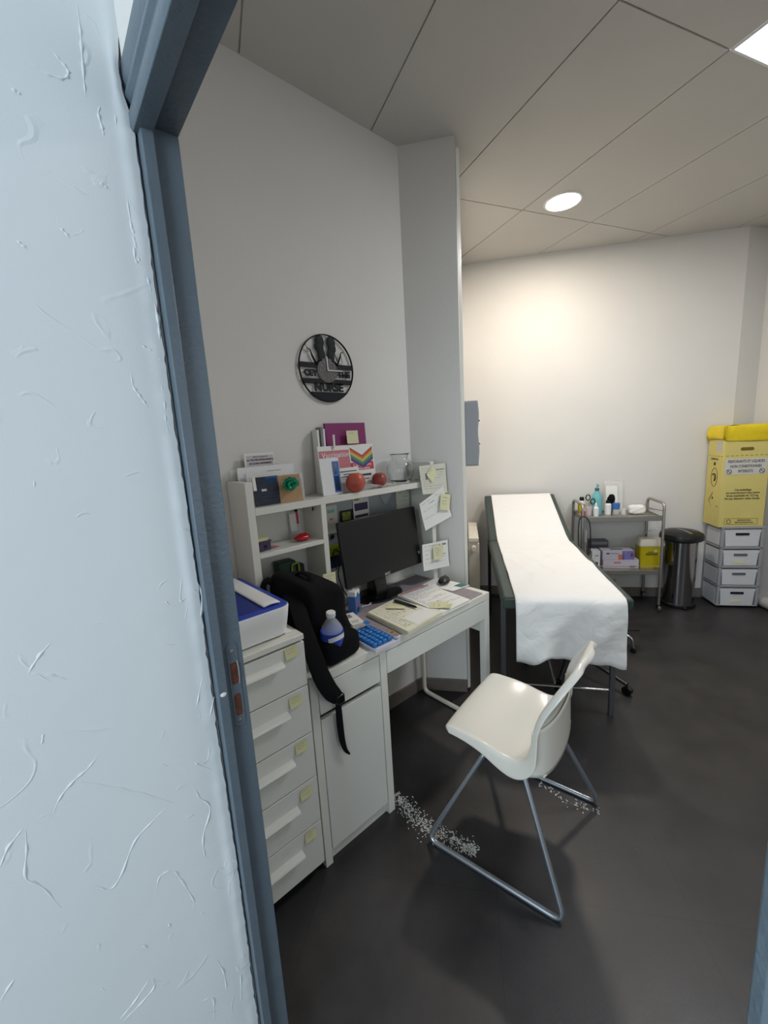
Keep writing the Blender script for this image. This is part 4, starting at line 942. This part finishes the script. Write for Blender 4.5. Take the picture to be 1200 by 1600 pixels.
# ------------------------------------------------------------------ exam table (wall frame: x=u, y=-n)
et = thing('examination_table', 'dark green padded examination table with raised head end against the far wall', 'examination table', W(-1.07, 0), PHI)
def L(u, n, z): return (u+1.07, -n, z)
def padprism(sec, name, r=.012):   # sec: polygon in (n,z)
    mb = MB(); mb.prism([(-a_, b_) for a_, b_ in sec], -.30, .30, 'x'); return mb.build(name, M_green, et, bevel=r)
padprism([(1.90, .72), (.76, .72), (.76, .655), (1.90, .655)], 'seat_pad')
padprism([(.755, .72), (.055, .968), (.035, .905), (.735, .655)], 'head_pad')
for u in (-1.355, -.80):
    MB().box(*(lambda a, b_: (a, b_))(u+1.07-.0125, u+1.07+.0125), -1.752, -1.728, 0, .655).build('leg', M_legm, et, bevel=.002)
    MB().box(u+1.07-.0125, u+1.07+.0125, -.46, -.435, 0, .655).build('leg', M_darkm, et, bevel=.002)
mb = MB()
for u in (-1.355, -.80): mb.box(u+1.07-.0125, u+1.07+.0125, -1.752, -.435, .63, .654)
mb.box(-.285, .27, -1.752, -1.728, .63, .654); mb.box(-.285, .27, -.46, -.435, .63, .654); mb.build('frame', M_darkm, et, bevel=.002)
MB().tube([L(-1.355, 1.72, .145), L(-.80, 1.72, .130)], .008, 12).build('crossbar', M_chrome, et)
MB().tube([L(-1.20, 1.70, .62), L(-1.08, 1.71, .150)], .008, 12).build('strut', M_chrome, et)
MB().tube([L(-.95, 1.0, .62), L(-.80, .46, .15)], .008, 12).build('strut', M_darkm, et)
MB().tube([L(-1.355, .45, .15), L(-.80, .45, .15)], .008, 12).build('crossbar', M_darkm, et)
MB().tube([L(-1.355, .5, .66), L(-1.355, .12, .90)], .009, 10).build('head_rail', M_darkm, et)
# paper runner over the table, folded over the foot end
cp = thing('paper_sheet', 'white paper sheet running down the examination table and hanging over its foot', 'paper sheet', W(-1.07, 0), PHI)
path = [(.06, .972), (.10, .9575), (.40, .852), (.70, .745), (.80, .7265), (1.2, .724), (1.6, .726), (1.84, .726), (1.90, .722), (1.922, .704), (1.932, .66), (1.935, .55), (1.93, .42)]
lens = [0]
for a_, b_ in zip(path, path[1:]): lens.append(lens[-1]+math.hypot(b_[0]-a_[0], b_[1]-a_[1]))
def onpath(s):
    s = max(0, min(1, s))*lens[-1]
    for i in range(len(lens)-1):
        if s <= lens[i+1] or i == len(lens)-2:
            f = (s-lens[i])/(lens[i+1]-lens[i]); return path[i][0]*(1-f)+path[i+1][0]*f, path[i][1]*(1-f)+path[i+1][1]*f
hang0 = lens[8]/lens[-1]
def runner(s, w):
    n_, z = onpath(s)
    u = -.257+.016*max(0, (n_-.8))*0+.5*w; u0 = -.242 if n_ < .8 else -.242
    u = u0+.505*w
    h = max(0, (s-hang0)/(1-hang0))
    # hem: wavy bottom, billows outwards
    n_ += h*(.020*math.sin(w*9+.6)+.014*math.sin(w*17+h*3)+.03*h*math.exp(-((w-.2)/.18)**2))
    z += (.006*math.sin(w*13+s*30)+.003*math.sin(w*31+s*50))*(.2+.8*h)*(0 if n_ < .7 else 1)
    if h > .9: z += (h-.9)/.1*(-.02*math.exp(-((w-.12)/.12)**2)+.018*math.exp(-((w-.32)/.08)**2)-.03*w)
    wr = math.exp(-((n_-1.35)/.35)**2)*(abs(math.sin(w*5+n_*9))**6*.006+.004*abs(math.sin(w*11-n_*7))**8)
    z += wr+.0015
    if h > 0: n_ += .006*abs(math.sin(w*6+h*5))**5
    return (u, -n_, z)
MB().patch(runner, nu=160, nv=60).build('sheet', M_couch, cp, solid=.0004, angle=180)

# stool with five-star base under the table
st = thing('swivel_stool', 'black swivel stool with castors tucked under the examination table', 'stool', W(-.90, 1.30), PHI)
MB().lathe([(.001, .40), (.17, .40), (.178, .415), (.178, .45), (.16, .465), (.001, .468)], seg=32).build('seat', M_black, st)
MB().tube([(0, 0, .08), (0, 0, .40)], .022, 16).build('column', M_darkm, st)
a0 = math.atan2(-(1.546-1.30), -.654+.90)
for k in range(5):
    a_ = a0+2*PI*k/5; c_2, s_2 = math.cos(a_), math.sin(a_)
    if k == 0: ln = .35
    else: ln = .27
    arm = MB().tube(spline([(0, 0, .10), (c_2*.12, s_2*.12, .115), (c_2*ln, s_2*ln, .065)]), .016, 10, flat=.8).build('arm', M_black, st)
    MB().tube([(c_2*ln-s_2*.016, s_2*ln+c_2*.016, .027), (c_2*ln+s_2*.016, s_2*ln-c_2*.016, .027)], .026, 16).build('castor', M_blackg, arm)
# chrome stand with curved legs
cs = thing('rolling_stand', 'chrome rolling stand with curved tube legs beyond the table foot', 'stand', W(-.56, .98), PHI)
MB().tube([(0, 0, .10), (0, 0, .50)], .012, 12).build('pole', M_chrome, cs)
for k in range(4):
    a_ = -.55+PI/2*k; c_2, s_2 = math.cos(a_), math.sin(a_)
    lg = MB().tube(bend([(0, 0, .115), (c_2*.125, s_2*.125, .115), (c_2*.138, s_2*.138, .035)], .05), .009, 12).build('leg', M_chrome, cs)
    MB().tube([(c_2*.138-s_2*.01, s_2*.138+c_2*.01, .018), (c_2*.138+s_2*.01, s_2*.138-c_2*.01, .018)], .018, 14).build('castor', M_black, lg)
box('tray', M_black, -.02, .16, -.05, .05, .148, .156, cs)

# ------------------------------------------------------------------ trolley
tl = thing('medical_trolley', 'two-shelf steel medical trolley beside the examination table', 'trolley', W(-.30, .19), PHI)
UX, YF, YB = .300, -.150, .160
for s_ in (-1, 1):
    MB().tube(bend([(s_*UX, YF, .055), (s_*UX, YF, .905), (s_*UX, YB, .905), (s_*UX, YB, .055)], .045), .011, 14).build('end_frame', M_steel, tl)
    MB().tube([(s_*UX, YF, .845), (s_*UX, YB, .815)], .004, 8).build('side_rod', M_steel, tl)
    for y in (YF, YB):
        c1 = MB().tube([(s_*UX-.010, y, .027), (s_*UX+.010, y, .027)], .027, 16).build('castor', M_legm, tl)
        MB().box(s_*UX-.014, s_*UX+.014, y-.012, y+.012, .03, .06).build('fork', M_darkm, c1)
for z0, nm in ((.765, 'top_shelf'), (.318, 'lower_shelf')):
    mb = MB(); mb.box(-UX+.01, UX-.01, YF, YB, z0+.020, z0+.024); mb.box(-UX+.01, UX-.01, YF-.003, YF, z0, z0+.035); mb.box(-UX+.01, UX-.01, YB, YB+.003, z0, z0+.035); mb.box(-UX+.008, -UX+.011, YF, YB, z0, z0+.035); mb.box(UX-.011, UX-.008, YF, YB, z0, z0+.035)
    mb.build(nm, M_steel, tl, bevel=.001)
    MB().tube([(-UX, YF-.004, z0+(.07 if z0 < .5 else .042)), (UX, YF-.004, z0+(.07 if z0 < .5 else .042))], .0035, 8).build('guard_rail', M_steel, tl)
ZS = .7895; ZL = .3425
def wl(u, n, z): return W(u, n, z)
def lth(name, lab, cat, u, n, z, parts, rz=PHI, group=None):
    o = thing(name, lab, cat, W(u, n, z), rz, group)
    for nm, pr, m in parts: MB().lathe(pr, seg=24).build(nm, m, o)
    return o
lth('antiseptic_bottle', 'yellow and white bottle with black cap at the left end of the trolley', 'bottle', -.558, .135, ZS, [('body', [(.001, 0), (.028, 0), (.030, .01), (.030, .105), (.02, .122), (.001, .122)], M_white), ('label', [(.0303, .012), (.0306, .014), (.0306, .09), (.0303, .092)], M_amber), ('cap', [(.016, .118), (.018, .12), (.018, .150), (.015, .153), (.001, .153)], M_black)])
lth('small_jar', 'small jar with dark red label behind the trolley handle', 'jar', -.573, .245, ZS, [('body', [(.001, 0), (.016, 0), (.017, .06), (.012, .066), (.001, .066)], M_white), ('label', [(.0172, .01), (.0175, .011), (.0175, .05), (.0172, .051)], M_inkr), ('cap', [(.013, .066), (.013, .082), (.001, .083)], M_white)])
sb = lth('pump_bottle', 'turquoise pump bottle standing tallest on the trolley', 'bottle', -.437, .13, ZS, [('body', [(.001, 0), (.040, 0), (.043, .01), (.043, .135), (.036, .165), (.017, .195), (.015, .205), (.001, .205)], M_teal), ('collar', [(.017, .203), (.017, .225), (.001, .225)], M_tealp)])
MB().tube([(0, 0, .225), (0, 0, .255)], .005, 8).build('stem', M_teal, sb); MB().tube(bend([(0, .008, .255), (0, -.02, .258), (0, -.034, .250)], .006), .007, 8).build('nozzle', M_teal, sb)
nb_ = lth('dropper_bottle', 'small white dropper bottle before the turquoise pump bottle', 'bottle', -.468, .225, ZS, [('body', [(.001, 0), (.020, 0), (.021, .006), (.021, .07), (.012, .082), (.001, .082)], M_white), ('nozzle', [(.011, .080), (.010, .095), (.005, .115), (.001, .116)], M_white)])
lth('white_bottle', 'white bottle with dark cap in the middle of the trolley top', 'bottle', -.352, .15, ZS, [('body', [(.001, 0), (.025, 0), (.026, .005), (.026, .085), (.017, .097), (.001, .097)], M_white), ('cap', [(.017, .095), (.018, .097), (.018, .120), (.001, .121)], M_black)])
lth('blue_cup', 'blue and clear medicine cup on the trolley top', 'cup', -.291, .15, ZS, [('lower', [(.001, 0), (.026, 0), (.028, .05), (.028, .06)], M_film), ('upper', [(.0285, .045), (.030, .05), (.031, .095), (.001, .096)], M_bluel)])
lth('clear_cup', 'small clear plastic cup beside the blue cup', 'cup', -.236, .17, ZS, [('body', [(.001, 0), (.018, 0), (.022, .055), (.020, .055), (.016, .003), (.001, .003)], M_film)])
o = thing('dressing_pack', 'white sealed dressing pouch standing against the wall on the trolley', 'pouch', W(-.285, .085, ZS), PHI+.05)
MB().patch(lambda u, v: (-.075+.15*u+.01*v, .012*math.sin(PI*u)*math.sin(PI*v)+.05*v, .275*v), nu=10, nv=10).build('pouch', M_film, o, solid=.002)
MB().box(-.058, .035, -.002, .0, .05, .235).build('pack', M_paper, o, M=Matrix.Rotation(-.17, 4, 'X'))
o = tag(MB().ball(tuple(W(-.318, .118, ZS+.125)), (.050, .026, .040), 24, 16, fn=lambda th, ph: 1+.12*math.sin(5*ph)*math.sin(3*th)).build('black_pouch', M_fab), 'crumpled black fabric pouch behind the bottles on the trolley', 'pouch')
tag(MB().ball(tuple(W(-.318, .125, ZS+.045)), (.030, .018, .045), 14, 10).build('black_strap_roll', M_fab), 'black rolled strap under the fabric pouch on the trolley', 'strap')
def lump(th, ph): return (abs(math.cos(ph))**6+abs(math.sin(ph))**6)**(-1/6)*.92+.03*math.sin(7*ph+3*th)
o = thing('cotton_pack', 'white crumpled pack of cotton pads at the trolley right', 'cotton pack', W(-.13, .15, ZS), PHI)
MB().ball((0, 0, .038), (.066, .042, .038), 32, 20, fn=lambda th, ph: ((abs(math.sin(th)*math.cos(ph))**4+abs(math.sin(th)*math.sin(ph))**4+abs(math.cos(th))**4)**-.25)*(.97+.03*math.sin(7*th+ph*5))).build('pack', M_paper, o)
# scissors in a pot
o = thing('scissors', 'scissors with black loop handles standing in a pot on the trolley', 'scissors', W(-.515, .19, ZS), PHI)
for s_, (cx, cz) in ((1, (-.008, .155)), (-1, (.030, .120))):
    MB().tube([(cx+.017*math.cos(t*PI/8), 0, cz+.023*math.sin(t*PI/8)) for t in range(16)], .0045, 8, closed=True).build('handle', M_black, o)
    MB().tube([(cx+.005, 0, cz-.02), (.006, 0, .09), (.0+.005*s_, 0, .012)], [.004, .004, .001], 8, flat=.4).build('blade', M_steel, o)
lth('instrument_pot', 'clear pot holding the scissors on the trolley', 'pot', -.515, .19, ZS, [('body', [(.001, 0), (.026, 0), (.030, .085), (.028, .085), (.024, .003), (.001, .003)], M_film), ('contents', [(.001, .004), (.020, .004), (.022, .05), (.001, .05)], M_pink)])
# stethoscope over the handle
sth = thing('stethoscope', 'black stethoscope hanging from the left end of the trolley', 'stethoscope', W(-.60, .345, 0), PHI)
MB().tube(spline([(.055, -.02, .50), (.058, -.02, .60), (.050, -.02, .74), (.03, -.016, .80), (.0, -.016, .815), (-.03, -.016, .79), (-.037, -.018, .70), (-.034, -.018, .60), (-.022, -.018, .53), (.0, -.02, .50), (.02, -.02, .50)]), .004, 8).build('tubing', M_black, sth)
MB().tube([(.018, -.022, .60), (.018, -.022, .70)], .011, 12).build('chest_piece_stem', M_silver, sth); MB().tube([(.018, -.022, .50), (.018, -.022, .60)], .004, 8).build('ear_tube', M_silver, sth)
# lower shelf
def carton(name, lab, u0, u1, n0, n1, z0, z1, m, marks=(), group=None, rz=0):
    o = thing(name, lab, 'box', W((u0+u1)/2, (n0+n1)/2, z0), PHI+rz, group); w, d = (u1-u0)/2, (n1-n0)/2
    mb = MB(); mb.box(-w, w, -d, d, 0, z1-z0); mb.build('carton', m, o, bevel=.0015)
    for (a, b_, c, e, mm) in marks: MB().box(-w+2*w*a, -w+2*w*b_, -d-.0006, -d, (z1-z0)*c, (z1-z0)*e).build('print', mm, o)
    return o
carton('glove_box', 'white glove box lowest on the trolley shelf', -.405, -.128, .13, .25, ZL, ZL+.074, M_lavl, ((.75, .9, .1, .3, M_dark), (.3, .5, .55, .75, M_pink)), 'glove boxes on the lower shelf')
gb2 = carton('glove_box', 'lilac glove box on top of the white glove box', -.412, -.165, .135, .25, ZL+.0745, ZL+.150, M_lavl, ((.62, 1, 0, 1, M_lav), (.5, .68, .0, .6, M_orange), (.12, .22, .62, .78, M_ink), (.24, .5, .66, .74, M_inkg), (.88, .98, .3, .8, M_orange)), 'glove boxes on the lower shelf')
MB().prism(rrect(-.05, .05, -.012, .012, .011), .0757, .0762).build('opening', M_dark, gb2)
carton('supply_box', 'small white box with round blue mark left of the glove boxes', -.495, -.43, .16, .25, ZL, ZL+.15, M_white, ((.3, .75, .12, .35, M_blued), (.4, .8, .7, .76, M_inkg)), 'glove boxes on the lower shelf')
carton('instrument_tray', 'grey metal box standing behind the glove boxes', -.47, -.33, .03, .12, ZL, ZL+.205, M_legm, ((.05, .95, .85, .97, M_inkg),), 'glove boxes on the lower shelf')
shb = thing('sharps_container', 'yellow sharps container with cream lid on the lower trolley shelf', 'sharps container', W(-.035, .195, ZL), PHI)
mb = MB(); loft([rr_ring(.080, .05, .012, 0), rr_ring(.084, .054, .014, .05), rr_ring(.090, .058, .014, .19)], mb); mb.build('body', M_sharps, shb)
mb = MB(); loft([rr_ring(.094, .062, .016, .188), rr_ring(.096, .064, .016, .205), rr_ring(.090, .058, .014, .222), rr_ring(.085, .054, .012, .246)], mb); mb.build('lid', M_lidw, shb)
mb = MB(); mb.box(-.045, .045, -.0585, -.057, .115, .13); mb.box(-.03, .01, -.0585, -.057, .135, .142); mb.build('label_print', M_hole, shb); MB().ball((.028, -.058, .150), (.014, .001, .012), 12, 8).build('label_mark', M_lidw, shb)
MB().tube([(-.07, 0, .245), (-.03, 0, .30), (.05, .0, .32)], .012, 10, flat=.2).build('bag_flap', M_film, shb)

# ------------------------------------------------------------------ pedal bin
bn = thing('pedal_bin', 'chrome pedal bin with black lid beside the trolley', 'bin', W(.215, .166), PHI)
MB().lathe([(.001, 0), (.128, 0), (.130, .006), (.128, .028), (.118, .036), (.001, .036)], seg=40).build('base_ring', M_black, bn)
MB().lathe([(.112, .034), (.114, .036), (.118, .55), (.120, .575)], seg=48).build('body', M_steel2, bn)
MB().lathe([(.148, .572), (.155, .578), (.157, .60), (.150, .622), (.12, .640), (.06, .652), (.001, .655)], seg=48).build('lid', M_black, bn)
MB().tube(spline([(-.030, .01, .656), (-.005, -.05, .655), (.022, -.105, .642), (.030, -.12, .636)]), .004, 8, flat=.4).build('lid_strip', M_silver, bn)
MB().tube([(0, -.125, .02), (0, -.155, .015)], .012, 10, flat=.5).build('pedal', M_black, bn)
MB().box(-.05, .05, .108, .135, .50, .60).build('hinge', M_black, bn, bevel=.006)
MB().lathe([(.1195, .56), (.121, .562), (.121, .576), (.1195, .577)], seg=40).build('rim', M_darkm, bn)

# ------------------------------------------------------------------ plastic drawer tower
tw = thing('plastic_drawer_tower', 'grey plastic tower of four pale drawers in the room corner', 'drawer tower', W(.622, .120), PHI)
w_, d_2 = .150, .115; hs = [.0, .174, .337, .497, .668]
mb = MB()
for sx in (-1, 1):
    for sy in (-1, 1): mb.box(sx*w_-(.022 if sx > 0 else 0), sx*w_+(.022 if sx < 0 else 0), sy*d_2-(.02 if sy > 0 else 0), sy*d_2+(.02 if sy < 0 else 0), .02, .676)
for z in hs: mb.box(-w_, w_, -d_2, d_2, z+.004+(.014 if z == 0 else 0), z+.020+(.004 if z == 0 else 0))
mb.box(-w_-.003, w_+.003, -d_2-.003, d_2+.003, .668, .680)
mb.box(-w_, w_, d_2-.006, d_2, .02, .67)
mb.build('frame', M_greyp, tw, bevel=.002)
for sx in (-1, 1):
    for k in range(4): MB().box(sx*w_-(.006 if sx > 0 else .0), sx*w_+(.0 if sx > 0 else .006), -d_2+.025, d_2-.025, hs[k]+.026, hs[k+1]-.010).build('side_panel', M_drw, tw, bevel=.001)
for k in range(4):
    z0, z1 = hs[k]+.024, hs[k+1]-.008
    mb = MB(); mb.prism([(-w_+.034, z0), (w_-.034, z0), (w_-.026, z1-.022), (w_-.018, z1-.022), (w_-.018, z1), (-w_+.018, z1), (-w_+.018, z1-.022), (-w_+.026, z1-.022)], -d_2+.004, d_2-.02, 'y')
    dr = mb.build('drawer', M_drw, tw, bevel=.002)
    MB().prism(rrect(-.050, .046, z1-.048, z1-.028, .006), -d_2+.001, -d_2+.0045, 'y').build('handle_opening', M_dark if k in (0, 3) else mat('opening_grey', (96, 98, 102), .6), dr)
    if k in (0, 2): MB().box(-.045, .035, -d_2+.002, -d_2+.0042, z0+.02, z0+.042).build('label', M_notep, dr)
for sx in (-.12, .12):
    for sy in (-.09, .09): MB().tube([(sx-.008, sy, .011), (sx+.008, sy, .011)], .011, 12).build('castor', M_black, tw)

# ------------------------------------------------------------------ yellow clinical waste box
yb_ = thing('clinical_waste_box', 'tall yellow cardboard clinical waste box on the grey drawer tower', 'box', W(.597, .122, .6805), PHI)
mb = MB(); mb.prism([(-.157, -.112), (.157, -.112), (.157, .105), (-.157, .105)], 0, .70); mb.build('carton', M_card, yb_, bevel=.003)
def bagf(t, k):
    zs = [.690, .70, .730, .765, .792, .80]; outs = [.004, .010, .014, .012, .006, -.006]
    i = min(int(k*5), 4); f = k*5-i; z = zs[i]*(1-f)+zs[i+1]*f; o_ = outs[i]*(1-f)+outs[i+1]*f
    P = rrect(-.157-o_, .157+o_, -.112-o_, .105+o_, .015, 6); x = t*len(P); j = int(x) % len(P); g_ = x-int(x); p = P[j]; q = P[(j+1) % len(P)]
    wob = .004*math.sin(t*60+k*5)+.003*math.sin(t*133)
    if k < .25: z += .012*math.sin(t*14)+.004*math.sin(t*47)
    return (p[0]*(1-g_)+q[0]*g_+wob, p[1]*(1-g_)+q[1]*g_+wob, z+.004*math.sin(t*40+k*9)+.002*math.sin(t*170+k*21))
mb = MB(); mb.patch(bagf, 0, 1, 0, 1, 180, 12); mb.patch(lambda u, v: (-.15+.30*u, -.105+.20*v, .796+.008*math.sin(u*9)*math.cos(v*7)), nu=20, nv=14)
mb.build('bag_rim', M_yellow, yb_, solid=.001)
yf = -.1125
MB().prism(rrect(-.045, .045, .605, .630, .012), yf-.0008, yf, 'y').build('hand_hole', M_hole, yb_)
MB().prism(rrect(-.143, .143, .420, .545, .006), yf-.0010, yf, 'y').build('warning_label', mat('label_white', (200, 198, 190), .6), yb_)
for s_, z, sz in (('PERFORANTS ET LIQUIDES', .522, .030), ('NON CONDITIONNES', .484, .030), ('INTERDITS', .446, .030)): text('lettering', s_, sz, M_ink, face_M((0, yf-.0015, z)), yb_, .0003, .0004, sx=.70)
for x in (-.112, .112):
    MB().tube([(x+.017*math.cos(t*PI/10), yf-.0015, .445+.017*math.sin(t*PI/10)) for t in range(20)], .0022, 6, closed=True).build('prohibition_mark', M_ink, yb_); MB().tube([(x-.012, yf-.0015, .457), (x+.012, yf-.0015, .433)], .0022, 6).build('prohibition_bar', M_ink, yb_)
for s_, z in (('Cet emballage', .300), ('est autorisé pour une masse', .277), ('brute maximale de 12,5 kg.', .254), ('Ne pas dépasser cette charge.', .231)): text('lettering', s_, .022, M_carddk, face_M((-.005, yf-.0008, z)), yb_, .0003, .0003, sx=.92)
mb = MB()
for k in range(9): mb.box(-.14+k*.033, -.14+k*.033+.018, yf-.0006, yf, .566, .569)
for a_ in ((-.115, .115, .022, .024), (-.115, .115, .070, .072), (-.115, -.113, .022, .072), (.113, .115, .022, .072)): mb.box(a_[0], a_[1], yf-.0006, yf, a_[2], a_[3])
mb.build('printed_lines', M_carddk, yb_)
for s_, z in (('DESTRUCTION', .056), ('PAR INCINERATION', .038)): text('lettering', s_, .014, M_carddk, face_M((.022, yf-.0008, z)), yb_, .0003, .0003, sx=1.0)
MB().tube([(-.085+.014*math.cos(t*PI/8), yf-.0008, .047+.016*math.sin(t*PI/8)) for t in range(16)], .0018, 6, closed=True).build('round_mark', M_carddk, yb_)
# left side of the box (faces -x): label, biohazard diamond, ring
xs = -.1575
MS = lambda y, z: face_M((xs-.0008, y, z), (0, -1, 0), (0, 0, 1))
MB().box(xs-.001, xs, -.085, -.015, .600, .675).build('blank_label', mat('label_white2', (196, 194, 190), .6), yb_)
mb = MB()
for k in range(4): mb.box(xs-.0015, xs-.001, -.083, -.020, .612+k*.016, .6135+k*.016)
mb.build('ruled_lines', M_carddk, yb_)
mb = MB()
for k in range(5): mb.box(xs-.0006, xs, -.105+k*.042, -.105+k*.042+.022, .563, .566)
mb.build('dashed_line', M_carddk, yb_)
p = [(-.005, .270), (.040, .205), (-.005, .140), (-.050, .205)]
dm = MB().tube([(xs-.0012, a_, b_) for a_, b_ in p+p[:2]], .0018, 6).build('diamond_mark', M_carddk, yb_)
MB().ball((xs-.0003, -.005, .225), (.0008, .010, .012), 10, 6).build('diamond_symbol', M_carddk, dm)
rg = MB().tube([(xs-.0006, -.01+.042*math.cos(t*PI/12), .395+.075*math.sin(t*PI/12)) for t in range(24)], .0018, 5, closed=True).build('ring_mark', M_carddk, yb_)
MB().tube([(xs-.0006, -.01+.020*math.cos(t*PI/8+.6), .395+.030*math.sin(t*PI/8+.6)) for t in range(12)], [.009]*10+[.006, .001], 6, flat=.3).build('arrow_symbol', M_carddk, rg)
text('lettering', 'DASRI 50 L', .022, M_carddk, MS(0, .54), yb_, .0002, .0004); text('lettering', '3291', .016, M_inkg, MS(-.075, .165), yb_, .0002, .0002)
MB().box(xs-.0008, xs, -.015, .010, .49, .515).build('print_block', M_carddk, yb_)

# white pipe plinth at the foot of the right wall
tag(MB().tube([tuple(W(.87, .42, .045)), tuple(W(.835, .22, .045)), tuple(W(.828, .12, .045))], .045, 16).build('pipe_casing', mat('pipe_white', (168, 168, 166), .5)), 'rounded pale pipe casing at the floor right of the drawer tower', 'pipe')

# ------------------------------------------------------------------ scattered white specks on the floor
def specks(lab, pts, n, seed, wdt):
    r2 = random.Random(seed); mb = MB()
    for k in range(n):
        t = r2.random()**1.0*(len(pts)-1); i = min(int(t), len(pts)-2); f = t-i
        c = Vector(pts[i])*(1-f)+Vector(pts[i+1])*f; d = (Vector(pts[i+1])-Vector(pts[i])).normalized(); nn = Vector((-d.y, d.x))
        c = c+nn*r2.gauss(0, wdt*(.6+.6*math.sin(PI*t/(len(pts)-1)))); a_ = r2.random()*PI; l_ = .001+r2.random()*.0035; w = .0005+r2.random()*.0009
        P = [(c.x+l_*math.cos(a_)-w*math.sin(a_)*q, c.y+l_*math.sin(a_)+w*math.cos(a_)*q) for q in (-1, 1)]+[(c.x-l_*math.cos(a_)-w*math.sin(a_)*q, c.y-l_*math.sin(a_)+w*math.cos(a_)*q) for q in (1, -1)]
        mb.prism(P, .0002, .0012)
    return tag(mb.build('pale_specks', M_paper, smooth=False), lab, 'specks', kind='stuff')  # tiny thin pale slivers strewn along a path
specks('white specks scattered on the dark floor by the cabinet foot', [(.40, .055), (.385, -.03), (.372, -.13), (.385, -.21), (.42, -.30), (.435, -.35)], 800, 3, .018)
specks('few pale specks on the floor beside the far chair runner', [(.885, -.36), (.88, -.45), (.885, -.53), (.915, -.60)], 70, 5, .012)
